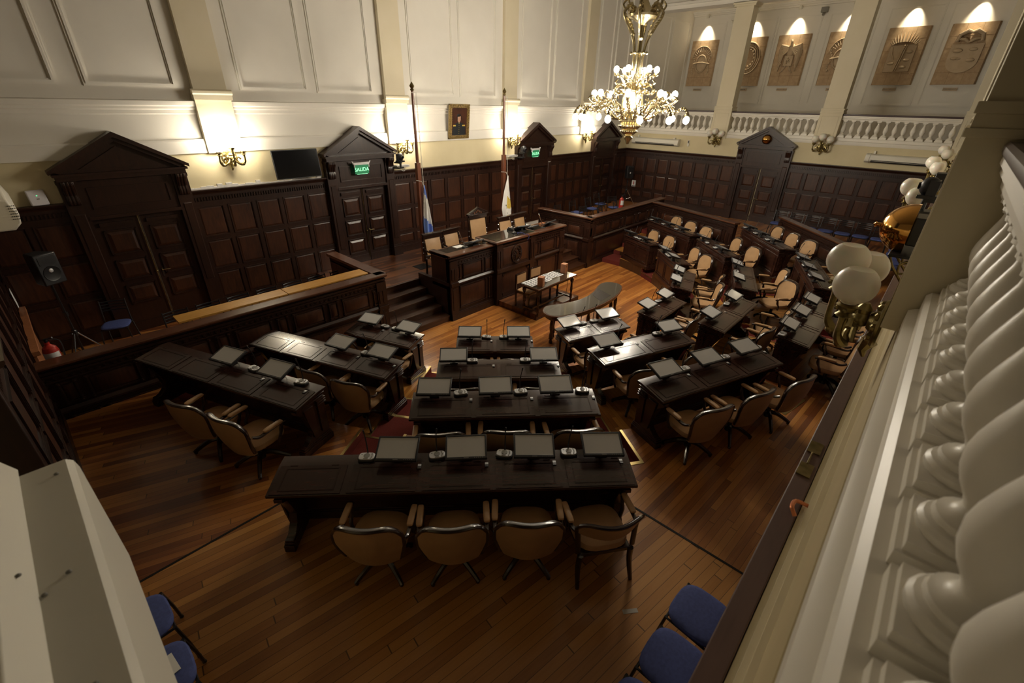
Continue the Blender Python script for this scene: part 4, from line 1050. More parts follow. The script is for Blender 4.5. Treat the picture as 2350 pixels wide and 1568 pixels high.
ZCAP = 1.68
bx = thing('press_box', 'dark panelled press box in the left rear corner with a pale oak counter', 'barrier', (0, 0, 0))
barrier_part(bx, lambda a, b, c: (-.5+a, 8.06-b, c), 5.34, 0, ZCAP, 5, .96, 'front_wall', post1=True)
barrier_part(bx, lambda a, b, c: (4.84+b, 8.06+a, c), 2.1, 0, ZCAP, 2, .96, 'side_wall', post1=True)
bx2 = thing('press_box', 'dark panelled press box in the far corner holding chairs', 'barrier', (0, 0, 0))
barrier_part(bx2, lambda a, b, c: (12.56+a, 8.06-b, c), 5.3, 0, ZCAP, 5, .96, 'front_wall', post0=True)
barrier_part(bx2, lambda a, b, c: (12.56-b, 10.2-a, c), 2.2, 0, ZCAP, 2, .96, 'side_wall', post1=True)
def free_barrier(label, p, q, z0, zt, n):
    d = Vector((q[0]-p[0], q[1]-p[1])); L = d.length; an = atan2(d.y, d.x)
    rt = thing('panelled_barrier', label, 'barrier', (p[0], p[1], 0), an)
    barrier_part(rt, lambda a, b, c: (a, -b, c), L, z0, zt, n, z0+.10, 'panel_wall', low=False, post0=True, post1=True)
free_barrier('dark panelled barrier behind the seats left of the far door', (16.72, 7.9), (15.42, 4.45), Z3, 1.68, 3)
free_barrier('long dark panelled barrier in front of the chairs right of the far door', (17.55, 3.68), (14.35, .82), Z3, 1.68, 4)

ds = thing('dais_desk', 'long carved dark wooden desk on the dais with raised middle', 'desk', (0, 0, 0))
def dais_wing(x0, x1, y, zt, n, nm, p0, p1):
    barrier_part(ds, lambda a, b, c: (x0+a, y-b, c), x1-x0, 0, zt, n, .97, nm, post0=p0, post1=p1)
dais_wing(6.59, 8.10, 8.02, 1.70, 1, 'left_wing', True, False)
dais_wing(9.60, 11.11, 8.02, 1.70, 1, 'right_wing', False, True)
M = MB(); M.tf = lambda a, b, c: (8.08+a, 7.92-b, c)
M.box(0, 1.54, -.2, 0, 0, 1.74); M.box(0, 1.54, 0, .05, 0, .17); M.box(0, 1.54, 0, .06, .91, 1.0); M.box(0, 1.54, 0, .04, 1.60, 1.64)
for a in (0, 1.34): M.box(a, a+.2, 0, .045, 1.0, 1.70); M.box(a+.03, a+.08, .045, .06, 1.06, 1.5); M.box(a+.12, a+.17, .045, .06, 1.06, 1.5); M.box(a, a+.2, 0, .045, .17, .91)
M.mi = 1; M.frus((.27, 1.27, 1.06, 1.55), 0, (.30, 1.24, 1.09, 1.52), .015); M.frus((.27, 1.27, .27, .82), 0, (.32, 1.22, .32, .77), .02); M.mi = 0
for aa in (.27, 1.27):
    for zz in (.27, .82): M.box(aa-.03, aa+.03, 0, .03, zz-.03, zz+.03)
obj('middle_front', M, [WD, WP], ds)
M = MB(); M.tf = lambda a, b, c: (8.85+a, 7.92-b, 1.305+c)
M.tube([(.185*cos(2*pi*k/32), .03, .235*sin(2*pi*k/32)) for k in range(33)], .026, 8); M.tube([(.15*cos(2*pi*k/32), .035, .19*sin(2*pi*k/32)) for k in range(33)], .012, 6)
M.sphere((0, .02, -.02), .10, 14, 8, 1, .35, 1.25)
for k in range(16): M.sphere((.125*cos(2*pi*k/16), .03, .165*sin(2*pi*k/16)), .024, 6, 4)
for k in range(5): M.sphere((-.04+.03*k*(k % 2), .05, .08-.05*k), .028, 6, 4)
obj('carved_medallion', M, WR, ds)
M = MB()
M.prism_b([(8.02, 1.71), (9.68, 1.71), (9.70, 1.74), (9.68, 1.77), (8.02, 1.77), (8.00, 1.74)], 7.82, 8.62); obj('middle_top', M, WRAIL, ds, .006)
M = MB(); M.box(8.10, 9.60, 7.92, 8.55, 1.77, 1.778); obj('middle_glass', M, GLS, ds)
for nm, x0, x1 in (('left_top', 6.56, 8.1), ('right_top', 9.6, 11.14)):
    M = MB(); M.box(x0, x1, 8.10, 8.68, 1.60, 1.672); obj(nm, M, WRAIL, ds, .005)
    M = MB(); M.box(x0+.08, x1-.08, 8.14, 8.62, 1.672, 1.678); obj(nm.replace('top', 'glass'), M, GLS, ds)
for nm, x, s in (('left_side', 6.59, 1), ('right_side', 11.11, -1)):
    M = MB(); M.tf = lambda a, b, c: (x+s*a, 8.02+b, c)
    M.box(0, .10, 0, 1.26, 0, .97) ; M.box(0, .10, 0, .68, .82, 1.64); M.box(-.02, .10, 0, .70, .92, 1.0)
    M.box(-.03, .12, -.02, .70, 1.62, 1.69); obj(nm, M, [WD], ds)
# steps to the dais
def stairs(x0, x1, label):
    M = MB()
    for k in range(5):
        M.box(x0, x1, 8.06+.30*k, 9.32, .164*k, .164*(k+1)); M.box(x0, x1, 8.035+.30*k, 8.10+.3*k, .164*(k+1)-.03, .164*(k+1)+.002)
    M.box(x0-.02 if x0 > 9 else x1-.03, x1+.02 if x1 < 9 else x0+.03, 8.05, 9.3, 0, .02)
    o = obj('staircase', M, DWS, None, .004, smooth=False); tag(o, label, 'stairs', kind='structure')
DWS = wood('step_wood', (.028, .011, .006), (.075, .028, .012), rough=.35, coat=.3, sc=(1.2, 9, 9))
stairs(4.86, 6.57, 'dark wooden steps up to the dais, left side'); stairs(11.13, 12.54, 'dark wooden steps up to the dais, right side')
M = MB(); M.box(8.14, 9.98, 6.53, 7.86, 0, .15); M.box(8.12, 10.0, 6.51, 7.86, .0, .03)
o = obj('clerk_platform', M, DWF, smooth=False); tag(o, 'low dark wooden platform in front of the dais desk', 'platform')
M = MB(); M.box(7.02, 7.42, 9.75, 10.15, Z3+.006, Z3+.012)
for k in range(9): M.box(7.04+k*.042, 7.06+k*.042, 9.77, 10.13, Z3+.012, Z3+.016)
tag(obj('floor_grille', M, BLK, smooth=False), 'dark square vent grille in the dais floor', 'grille')

def dais_chair(x, y, big, label):
    rt = thing('high_back_chair', label, 'chair', (x, y, Z3+.006), R(random.uniform(-4, 4))+pi)
    w = .33 if big else .28; top = 1.22 if big else .98; b0 = .52
    M = MB(); M.cushion((0, .03, .40), 2*w-.06, .52, .11, p=4); obj('seat', M, LE, rt)
    M = MB(); M.slab(lambda u, v, s: ((2*u-1)*(w-.05), -.24-.10*v-(.05 if s else -.02*sin(pi*u)*sin(pi*v)-.01), b0+v*(top-b0-.06)), 8, 8); obj('back_pad', M, LE, rt)
    M = MB(); M.box(-w, w, -.36, -.30, top-.05, top+.05); M.box(-w-.03, w+.03, -.39, -.27, top+.05, top+.085)
    M.slab(lambda u, v, s: ((2*u-1)*(w-.02), -.275-.10*v-(.04 if s else 0), .40+v*(top-.42)), 2, 2)
    if big: M.prism_b([(-w-.02, top+.085), (w+.02, top+.085), (0, top+.23)], -.345, -.315); M.prism_b([(-w-.05, top+.085), (-w-.05, top+.105), (0, top+.265), (w+.05, top+.105), (w+.05, top+.085), (0, top+.235)], -.36, -.30)
    obj('back_frame', M, WR, rt, .004)
    if big:
        M = MB()
        for k in range(5): M.sphere((-.12+.06*k, -.31, top+.105+.025*(2-abs(k-2))), .03, 8, 5, 1, .5, 1)
        obj('carved_crest', M, WRAIL, rt)
    for s in (-1, 1):
        M = MB(); M.tube([(s*w, -.30, .36), (s*w, -.30, .52), (s*w, -.315, .64), (s*w, -.33, .78), (s*w, -.34, top)], [.03, .022, .034, .022, .03], 8)
        for z in (.56, .70, .84): M.sphere((s*w, -.32, z), .036, 8, 5)
        obj('back_post', M, WR, rt)
        M = MB(); M.tube(spline([(s*w, -.28, .66), (s*(w+.02), 0, .65), (s*(w+.02), .22, .66)], 4), .022, 8); M.tube([(s*(w+.01), .2, .66), (s*w, .2, .52), (s*w, .2, .42)], [.02, .032, .02], 8); a = obj('arm', M, WR, rt)
        M = MB(); M.cushion((s*(w+.02), .06, .67), .06, .26, .035, p=5); obj('arm_pad', M, LE, a)
        for yy in (-.27, .22):
            M = MB(); M.tube([(s*(w-.02), yy, .42), (s*(w-.02), yy, .2), (s*(w-.01), yy, .0)], [.03, .024, .03], 8); obj('leg', M, WR, rt)
    return rt
dais_chair(7.17, 9.06, False, 'tan high-backed chair at the left end of the dais desk')
dais_chair(7.84, 9.08, False, 'tan high-backed chair second from the left behind the dais desk')
dais_chair(8.85, 9.1, True, 'tall tan presiding chair with pediment crest behind the middle of the dais')
dais_chair(9.98, 9.1, False, 'tan high-backed chair just right of the presiding chair')
dais_chair(10.66, 9.1, False, 'tan high-backed chair at the right end of the dais desk')
def dais_mic(x, y, z, label, lean):
    rt = thing('microphone', label, 'microphone', (x, y, z), pi, 'silver microphones on the dais')
    M = MB(); M.box(-.06, .06, -.05, .05, 0, .035); obj('base', M, BPL, rt, .005)
    M = MB(); M.tube(spline([(0, .02, .03), (lean*.3, -.0, .14), (lean*.7, -.02, .28), (lean, -.04, .40)], 4), [.011]*13, 6); obj('gooseneck', M, CHR, rt)
    M = MB(); M.tube([(lean, -.04, .39), (lean*1.08, -.045, .43)], .010, 8); obj('capsule', M, CHR, rt)
dais_mic(7.36, 8.3, 1.678, 'silver gooseneck microphone on the left wing of the dais desk', .14)
dais_mic(9.02, 8.15, 1.778, 'silver gooseneck microphone on the middle of the dais desk', .14)
dais_mic(10.32, 8.2, 1.678, 'silver gooseneck microphone on the right wing of the dais desk', .14)
def dais_monitor(x, y, z, rz, tilt, label):
    rt = thing('monitor', label, 'monitor', (x, y, z), rz, 'low black monitors on the dais')
    tf = lambda a, b, c: (a, b*cos(tilt)-c*sin(tilt), .07+b*sin(tilt)+c*cos(tilt))
    M = MB(); M.tf = tf; M.box(-.22, .22, -.15, .15, 0, .03); obj('housing', M, BPL, rt, .004)
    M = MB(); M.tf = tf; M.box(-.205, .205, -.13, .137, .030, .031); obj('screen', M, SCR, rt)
    M = MB(); M.box(-.1, .1, -.08, .06, 0, .015); M.box(-.03, .03, -.03, .03, .01, .08); obj('stand', M, BPL, rt)
dais_monitor(7.72, 8.34, 1.678, pi, R(16), 'black tilted monitor on the left wing of the dais desk')
dais_monitor(9.38, 8.2, 1.778, pi-.25, R(30), 'black tilted monitor at right of the raised dais middle')
dais_monitor(9.92, 8.35, 1.678, pi, R(14), 'black monitor on the right wing, next to the raised middle')
dais_monitor(10.75, 8.32, 1.678, pi+.2, R(24), 'black monitor at the far right end of the dais desk')
M = MB(); M.box(9.12, 9.36, 8.30, 8.52, 1.778, 1.83); M.box(9.14, 9.2, 8.31, 8.5, 1.83, 1.86)
for k in range(9): M.box(9.22+.04*(k % 3), 9.245+.04*(k % 3), 8.33+.05*(k//3), 8.36+.05*(k//3), 1.83, 1.838)
tag(obj('desk_phone', M, BPL, bevel=.004), 'black desk telephone on the raised middle of the dais', 'phone')
M = MB(); M.tube(spline([(9.0, 7.99, 1.79), (9.1, 8.08, 1.80), (9.2, 7.96, 1.785), (9.12, 7.88, 1.785), (9.2, 7.83, 1.78), (9.24, 7.80, 1.72), (9.2, 7.82, 1.62)], 5), .006, 6)
tag(obj('cable', M, mat('blue_cable', (.05, .07, .28), .5)), 'loose blue cable hanging over the front edge of the dais', 'cable')
M = MB(); M.box(7.18, 7.45, 8.40, 8.58, 1.679, 1.682); tag(obj('paper_sheet', M, PAP), 'white paper lying on the left wing of the dais desk', 'paper')
M = MB(); M.box(7.92, 8.0, 8.18, 8.26, 1.678, 1.70); M.sphere((7.96, 8.22, 1.70), .045, 10, 6, 1, 1.3, .5); tag(obj('computer_mouse', M, BPL), 'black mouse near the inner end of the left dais wing', 'mouse')
M = MB(); M.box(10.62, 10.82, 8.5, 8.62, 1.678, 1.72); tag(obj('wooden_tray', M, WB), 'small orange wooden tray behind the right end of the dais desk', 'tray')

# clerk table with papers and two small wooden speakers
ct = thing('clerk_table', 'dark wooden table with turned legs below the dais desk', 'table', (8.78, 6.68, .15), R(0))
M = MB(); M.box(-.80, .80, -.31, .31, .735, .765); obj('tabletop', M, WRAIL, ct, .006)
M = MB(); M.box(-.79, .79, -.30, .30, .765, .769); obj('glass_cover', M, GLS, ct)
M = MB(); M.box(-.72, .72, -.25, .25, .66, .735); obj('apron', M, WK, ct)
for sx in (-1, 1):
    for sy in (-1, 1):
        M = MB(); M.box(sx*.70-.035, sx*.70+.035, sy*.23-.035, sy*.23+.035, .58, .67)
        M.lathe([(.03, .58), (.038, .56), (.022, .53), (.03, .45), (.034, .35), (.022, .24), (.036, .20), (.036, .10), (.022, .08), (.034, .04), (.028, 0)], 12, (sx*.70, sy*.23, 0)); obj('leg', M, WK, ct)
M = MB()
for sx in (-1, 1): M.box(sx*.70-.02, sx*.70+.02, -.21, .21, .12, .16)
M.box(-.70, .70, -.02, .02, .12, .16); obj('stretcher', M, WK, ct)
for j in range(5):
    M = MB(); x0 = 8.03+.26*j; dy = [0, .0, -.03, .03, 0][j]
    M.mi = 0; M.box(x0, x0+.245, 6.62+dy, 6.98+dy*.3, .9195, .922); M.mi = 1
    for r_ in range(4):
        for q in range(3): M.box(x0+.015+.077*q, x0+.075+.077*q, 6.65+dy+.08*r_, 6.70+dy+.08*r_, .922, .9225)
    tag(obj('paper_sheet', M, [PAP, INK], smooth=False), '%s printed sheet of paper along the back of the clerk table' % ['leftmost', 'second', 'middle', 'fourth', 'rightmost'][j], 'paper', 'printed sheets on the clerk table')
for x, y, rz, lab in ((8.22, 6.50, R(20), 'small wooden loudspeaker box at the front left of the clerk table'), (9.46, 6.72, R(10), 'small wooden loudspeaker box at the right end of the clerk table')):
    rt = thing('desk_speaker', lab, 'speaker', (x, y, .92), rz, 'wooden loudspeaker boxes')
    M = MB(); M.box(-.075, .075, -.07, .07, 0, .24); obj('cabinet', M, WB, rt, .003)
    M = MB(); M.lathe([(.0, -.0715), (.022, -.0715), (.022, -.069)], 14, (.0, 0, .17), axis=1); M.lathe([(.0, -.0715), (.013, -.0715), (.013, -.069)], 12, (0, 0, .045), axis=1); obj('port', M, BPL, rt)
    if x > 9: M = MB(); M.tube(spline([(.075, 0, .10), (.14, 0, .10), (.20, -.02, -.05), (.22, -.03, -.4), (.22, 0, -.76)], 5), .006, 6); M.sphere((.09, 0, .1), .02, 8, 5); obj('cable', M, BLK, rt)
def clerk_chair(x, y, rz, label):
    rt = thing('side_chair', label, 'chair', (x, y, .15), rz+pi, 'chairs at the clerk table')
    M = MB(); M.cushion((0, 0, .42), .42, .42, .06, p=6); obj('seat', M, LE, rt)
    M = MB(); M.box(-.19, .19, -.235, -.195, .60, .84); obj('backrest', M, LE, rt, .012)
    M = MB(); M.box(-.21, .21, -.24, -.19, .84, .87); obj('top_slat', M, WR, rt, .004)
    M = MB(); M.box(-.2, .2, -.2, .2, .37, .42); obj('seat_frame', M, WR, rt, .004)
    for sx in (-1, 1):
        M = MB(); M.box(sx*.205-.02, sx*.205+.02, -.24, -.20, 0, .86); obj('back_leg', M, WR, rt, .004)
        M = MB(); M.box(sx*.19-.02, sx*.19+.02, .17, .21, 0, .40); obj('front_leg', M, WR, rt, .004)
clerk_chair(8.42, 7.10, R(4), 'tan leather side chair on the left behind the clerk table'); clerk_chair(9.04, 7.16, R(-3), 'tan leather side chair on the right behind the clerk table')

# curved table
ot = [(7.30, 5.66), (7.46, 5.80), (7.66, 5.83), (8.02, 5.66), (8.45, 5.53), (8.85, 5.52), (9.25, 5.60), (9.60, 5.72), (9.86, 5.76), (10.06, 5.66), (10.13, 5.45), (10.02, 5.25), (9.70, 5.10), (9.31, 5.0), (8.80, 4.96), (8.30, 4.98), (7.85, 5.06), (7.46, 5.2), (7.25, 5.40)]
def smooth_loop(P, q=4):
    n = len(P); S = []
    for k in range(n):
        p0, p1, p2, p3 = [Vector(P[(k+i) % n]) for i in (-1, 0, 1, 2)]
        for j in range(q):
            t = j/q; S.append(.5*((2*p1)+(p2-p0)*t+(2*p0-5*p1+4*p2-p3)*t*t+(3*p1-p0-3*p2+p3)*t**3))
    return [(p.x, p.y) for p in S]
OT = smooth_loop(ot); cx = sum(p[0] for p in OT)/len(OT); cy = 5.42
def shrink(P, d):
    n = len(P); out = []
    for k in range(n):
        a = Vector(P[k-1]); b = Vector(P[(k+1) % n]); t = (b-a).normalized(); nn = Vector((t.y, -t.x))
        if k == 0: pass
        out.append((P[k][0]+nn.x*d, P[k][1]+nn.y*d))
    return out
area = sum(OT[k-1][0]*OT[k][1]-OT[k][0]*OT[k-1][1] for k in range(len(OT)))
sg = 1 if area < 0 else -1
kt = thing('curved_table', 'crescent-shaped dark table with glass top in the middle of the floor', 'table', (0, 0, 0))
M = MB(); M.prism(OT, .735, .772); obj('tabletop', M, WRAIL, kt, .008)
M = MB(); M.prism(shrink(OT, sg*.03), .772, .778); obj('glass_cover', M, GLS, kt)
M = MB(); M.prism(shrink(OT, sg*.05), .64, .735); obj('apron', M, WK, kt)
for x, y in ((7.42, 5.50), (8.72, 5.10), (9.98, 5.48), (7.70, 5.66), (8.85, 5.44), (9.75, 5.24)):
    M = MB(); M.lathe([(.045, .66), (.05, .62), (.03, .58), (.042, .50), (.045, .40), (.03, .28), (.045, .22), (.05, .12), (.028, .09), (.042, .05), (.045, .02), (.035, 0)], 14, (x, y, 0)); obj('leg', M, WK, kt)
M = MB(); M.prism(shrink([(8.75, 5.08), (9.25, 5.12), (9.40, 5.58), (8.95, 5.45)], 0), .7785, .780); tag(obj('dark_folder', M, mat('dark_leatherette', (.02, .014, .011), .35)), 'dark sheet lying on the glass of the crescent table', 'folder')

# ------------------------------------------------------------------ flags
def flagpole(x, y, z0, top, label):
    rt = thing('flagpole', label, 'flagpole', (x, y, z0))
    h = top-z0
    M = MB(); M.box(-.055, .055, -.055, .055, 0, h*.60); obj('lower_pole', M, WPOLE, rt, .005)
    M = MB(); M.lathe([(.042, h*.58), (.038, h*.8), (.032, h-.12)], 12); obj('upper_pole', M, WPOLE, rt)
    M = MB(); M.lathe([(.045, h-.14), (.06, h-.12), (.06, h-.10), (.035, h-.09), (.07, h-.05), (.075, h-.03), (0, h+.06)], 4); obj('finial', M, BRD, rt)
    M = MB(); M.tube([(-.07, -.045, h-.18), (.09, -.045, h-.18)], .008, 6); M.tube([(.06, -.05, h-.18), (.08, -.08, h-2.4)], .0045, 5); M.tube([(.085, -.05, h-.18), (.10, -.08, h-3.2)], .0045, 5); obj('halyard', M, ROPE, rt)
WPOLE = wood('pole_wood', (.10, .032, .016), (.19, .065, .032), rough=.3, coat=.4)
flagpole(7.56, 10.28, Z3, 5.26, 'tall wooden flagpole behind the left end of the dais'); flagpole(11.0, 10.45, Z3, 5.24, 'tall wooden flagpole behind the right end of the dais')
def flag(name, label, x, y, ztop, zbot, wid, side, mats, pick):
    M = MB(); nu, nv = 14, 34
    def fn(u, v):
        z = ztop+(zbot-ztop)*v
        w = wid(v); fold = .045*sin(u*3.1*pi+v*2)*min(1, v*3)
        return (x+side(v)+w*(u-.5), y+fold-.02, z-.06*u*v)
    ids = [[M.pt(*fn(i/nu, j/nv)) for i in range(nu+1)] for j in range(nv+1)]
    for j in range(nv):
        for i in range(nu):
            M.mi = pick((i+.5)/nu, (j+.5)/nv); M.face([ids[j][i], ids[j][i+1], ids[j+1][i+1], ids[j+1][i]])
    o = obj(name, M, mats, angle=80); s = o.modifiers.new('cloth', 'SOLIDIFY'); s.thickness = .006
    M = MB(); M.tube([(x+side(0), y-.02, ztop-.05), (x+side(0)-.05, y+.02, ztop+.10), (x-.14, y+.10, ztop+.12)], .008, 6); obj('tie_cord', M, ROPE, o)
    return tag(o, label, 'flag')
flag('flag', 'blue and white striped flag hanging from the left flagpole', 7.60, 10.16, 2.93, 1.30, lambda v: .03+.21*min(1, v*1.5)*(1-.5*max(0, v-.75)*4*.6), lambda v: .02+.06*v, [FBL, FWH], lambda u, v: 1 if (v > .12+.10*u and v < .50+.14*u) else 0)
def pick2(u, v):
    if v > .93 or (v > .86 and u > .8): return 1
    if (u-.80)**2/.05+(v-.55)**2/.016 < 1: return 2
    if abs(u-(.45+(v-.64)*1.3)) < .10 and .60 < v < .82 and int(u*40+v*60) % 3: return 3
    return 0
flag('flag', 'white flag with gold sun emblem hanging from the right flagpole', 11.0, 10.32, 2.86, 1.38, lambda v: .03+.33*min(1, v/.68)*(1 if v < .68 else 1-(v-.68)*1.2), lambda v: .05-.06*sin(v*pi), [FWH, FLB, FYE, FGR], pick2)

# ------------------------------------------------------------------ wall things
tv = thing('wall_television', 'black flat television above the panelling between two doors', 'television', (0, 0, 0))
tf = lambda a, b, c: (4.86+a, 11.30-b+c*.10, 3.55+c)
M = MB(); M.tf = tf; M.box(-.53, .53, 0, .05, -.31, .31); obj('housing', M, BPL, tv, .006)
M = MB(); M.tf = tf; M.box(-.515, .515, .05, .053, -.29, .295); obj('screen', M, TVB, tv)
M = MB(); M.box(4.6, 5.1, 11.33, 11.49, 3.4, 3.7); obj('bracket', M, BLK, tv)
pa = thing('framed_portrait', 'gilt framed portrait of a dark-haired person in uniform between the flags', 'painting', (0, 0, 0))
tf = lambda a, b, c: (9.98+a, 11.37-b-c*.10, 4.38+c)
M = MB(); M.tf = tf
for i, (q0, q1, h) in enumerate(((0, .035, .05), (.035, .075, .075), (.075, .10, .04))):
    M.box(-.40+q0, .40-q0, 0, h, -.47+q0, -.47+q1); M.box(-.40+q0, .40-q0, 0, h, .47-q1, .47-q0); M.box(-.40+q0, -.40+q1, 0, h, -.47+q0, .47-q0); M.box(.40-q1, .40-q0, 0, h, -.47+q0, .47-q0)
for k in range(14):
    for s in (-1, 1): M.sphere((s*.345, .07, -.42+k*.065), .03, 6, 4)
for k in range(11):
    for s in (-1, 1): M.sphere((-.33+k*.066, .07, s*.415), .03, 6, 4)
obj('frame', M, GIL, pa)
M = MB(); M.tf = tf; M.box(-.31, .31, 0, .02, -.38, .38); obj('canvas', M, PTA, pa)
M = MB(); M.tf = tf
M.prism_b([(-.26, -.38), (.27, -.38), (.25, -.16), (.16, -.06), (.05, -.02), (-.05, -.02), (-.17, -.07), (-.25, -.18)], .02, .024); obj('painted_coat', M, PTC, pa)
M = MB(); M.tf = tf; M.sphere((0, .02, .09), .075, 16, 10, 1, .06, 1.3); M.box(-.035, .035, .02, .023, -.03, .04); obj('painted_face', M, PTS, pa)
M = MB(); M.tf = tf; M.sphere((-.01, .02, .165), .078, 14, 8, 1.05, .075, .6); M.box(-.082, -.060, .02, .026, .03, .15); M.box(.064, .084, .02, .026, .06, .15); obj('painted_hair', M, PTH, pa)
M = MB(); M.tf = tf; M.box(-.23, -.13, .024, .027, -.125, -.09); M.box(.13, .24, .024, .027, -.125, -.09)
for k in range(5): M.sphere((0, .025, -.10-.055*k), .008, 6, 4)
M.box(-.02, .02, .024, .026, -.05, -.03); obj('painted_epaulette', M, FYE, pa)
for x, lab in ((6.50, 'green lit SALIDA exit sign on the door left of the dais'), (13.52, 'green lit SALIDA exit sign on the door right of the dais')):
    rt = thing('exit_sign', lab, 'sign', (x, YB-.19, Z3+2.44), 0, 'exit signs')
    M = MB(); M.box(-.215, .215, -.08, -.02, .16, .22); M.prism_b([(-.215, .16), (-.18, .16), (-.24, .25), (-.275, .25)], -.07, -.02); M.prism_b([(.215, .16), (.18, .16), (.24, .25), (.275, .25)], -.07, -.02)
    M.box(-.20, .20, -.03, .02, .16, .20); M.box(-.215, -.195, -.08, -.03, .10, .16); M.box(.195, .215, -.08, -.03, .10, .16); obj('fitting', M, EXF, rt, .004)
    M = MB(); M.box(-.20, .20, -.058, -.050, -.06, .165); obj('sign_panel', M, EXG, rt, .003)
    text('lettering', 'SALIDA', .125, rt, (0, -.0595, .045), (pi/2, 0, 0), EXL)
    M = MB(); M.box(-.15, .15, -.062, -.048, -.068, -.06); obj('lit_edge', M, EXL, rt)
def ptz(loc, rz, label):
    rt = thing('security_camera', label, 'camera', loc, rz, 'dark swivel cameras')
    M = MB(); M.box(-.09, .09, -.09, .09, 0, .04); M.box(-.05, .05, -.02, .18, -.04, 0); M.tube([(0, 0, -.14), (0, 0, 0)], .03, 8); M.box(-.11, .11, -.03, .20, -.17, -.13); obj('mount', M, BLK, rt, .004)
    M = MB(); M.sphere((0, -.01, .13), .095, 16, 10, .85, 1, 1.1); M.box(-.08, .08, -.02, .07, .04, .20); obj('head', M, BPL, rt)
    M = MB(); M.lathe([(.0, -.115), (.035, -.115), (.04, -.09)], 14, (0, 0, .13), axis=1); obj('lens', M, TVB, rt)
ptz((7.62, 11.14, 3.42), .3, 'black swivel camera at the right eave of the door left of the dais'); ptz((12.70, 11.12, 3.38), .2, 'black swivel camera at the left eave of the door right of the dais')
for x, lab in ((7.85, 'white slim network switch on a shelf left of the dais'), (12.42, 'white slim network switch on a shelf right of the dais')):
    rt = thing('network_switch', lab, 'device', (x, 11.40, 3.27), 0, 'network switches')
    M = MB(); M.box(-.26, .16, -.13, .08, 0, .045); obj('housing', M, SIL, rt, .004)
    M = MB()
    for k in range(14): M.box(-.22+k*.025, -.205+k*.025, -.134, -.13, .01, .03)
    obj('port', M, GRY, rt)
    M = MB(); M.box(-.28, .18, -.10, .09, -.02, 0); obj('shelf', M, ACW, rt)
    M = MB(); M.tube(spline([(-.1, -.1, .01), (-.12, -.12, -.08), (0, -.1, -.11), (.05, -.05, -.02)], 4), .005, 5); obj('cable', M, PAP, rt)
rt = thing('wireless_router', 'white square wireless router leaning above the panelling at far left', 'router', (.36, 11.40, ZW+.005), R(8))
M = MB(); M.tf = lambda a, b, c: (a, b+c*.25, c); M.box(-.12, .12, -.02, .02, 0, .25); obj('housing', M, mat('router_white', (.72, .7, .74), .4), rt, .02)
M = MB(); M.tf = lambda a, b, c: (a, b+c*.25, c); M.lathe([(0, -.0225), (.007, -.0225), (.007, -.02)], 10, (0, 0, .16), axis=1); obj('indicator', M, LEDG, rt)
M = MB(); M.tf = lambda a, b, c: (a, b+c*.25, c); M.box(-.02, .02, -.022, -.02, .10, .115); obj('emblem', M, GRY, rt)

def aircon(loc, rz, L, label, pipe=True):
    """local x along the wall, y out"""
    rt = thing('air_conditioner', label, 'air conditioner', loc, rz)
    prof = [(0, 0), (.16, -.02), (.24, .03), (.25, .07), (.22, .20), (.18, .23), (0, .24)]
    M = MB(); M.prism_a(prof, .12, L-.12); obj('body', M, ACW, rt, .008)
    for nm, a0, a1 in (('end_cap', 0, .13), ('end_cap', L-.13, L)):
        M = MB(); M.prism_a([(0, -.015), (.17, -.03), (.255, .025), (.265, .07), (.235, .21), (.19, .245), (0, .255)], a0, a1)
        for i in range(3):
            for j in range(4): M.box(a0+.03+.03*i, a0+.045+.03*i, .2, .256-.02*j*.3, .08+.03*j, .09+.03*j)
        obj(nm, M, ACW, rt, .015)
    M = MB(); M.tf = lambda a, b, c: (a, b, c); M.prism_a([(.17, -.018), (.235, .022), (.252, .062), (.20, .03)], .18, L-.18); obj('outlet', M, ACD, rt)
    M = MB(); M.box(.16, L-.16, .238, .258, .064, .08); M.prism_a([(.236, .12), (.246, .12), (.243, .135), (.234, .135)], .14, L-.14); obj('louvre', M, ACW, rt)
    M = MB(); M.box(L*.1, L*.14, 0, .1, .24, .30); M.box(L*.88, L*.91, 0, .08, .24, .33); obj('wall_bracket', M, ACW, rt)
aircon((XR, 8.92, 3.42), pi/2, 2.2, 'long white air conditioner high on the far wall behind the chandelier')
aircon((XR, .32, 3.38), pi/2, 1.95, 'long white air conditioner high on the far wall at right')
rt = thing('air_conditioner', 'cream air conditioner end sticking out at the far left edge', 'air conditioner', (0, 0, 0))
M = MB(); M.prism_b([(XL, 3.22), (-.06, 3.22), (.02, 3.30), (.04, 3.42), (-.02, 3.62), (XL, 3.66)], 9.2, 11.30); obj('body', M, ACW, rt, .02)
M = MB(); M.prism_b([(XL, 3.66), (-.10, 3.66), (-.11, 3.75), (-.04, 3.80), (XL, 3.80)], 9.4, 11.25); obj('top_flap', M, ACW, rt, .01)
M = MB()
for i in range(4):
    for j in range(6): M.box(.018-.02*i, .032-.02*i, 9.195, 9.2, 3.36+.035*j, 3.37+.035*j)
for i in range(3):
    for j in range(5): M.box(-.06+.0*i, .01, 9.3+.08*i, 9.32+.08*i, 3.36+.04*j, 3.365+.04*j)
obj('vent_grille', M, ACD, rt)
rt = thing('air_conditioner', 'big cream metal casing with screws filling the lower left corner', 'air conditioner', (0, 0, 0))
M = MB(); M.prism_b([(XL+.004, 3.2), (-.165, 3.2), (-.150, 3.215), (-.147, 3.70), (-.153, 3.735), (-.170, 3.75), (-.285, 3.75), (-.288, 3.75), (XL+.004, 3.752)], -.05, 1.98); obj('casing', M, ACW, rt, .003)
M = MB(); M.prism_b([(XL+.004, 3.752), (-.285, 3.752), (-.33, 3.845), (XL+.004, 3.85)], -.05, 2.02); obj('upper_cover', M, ACW, rt, .004)
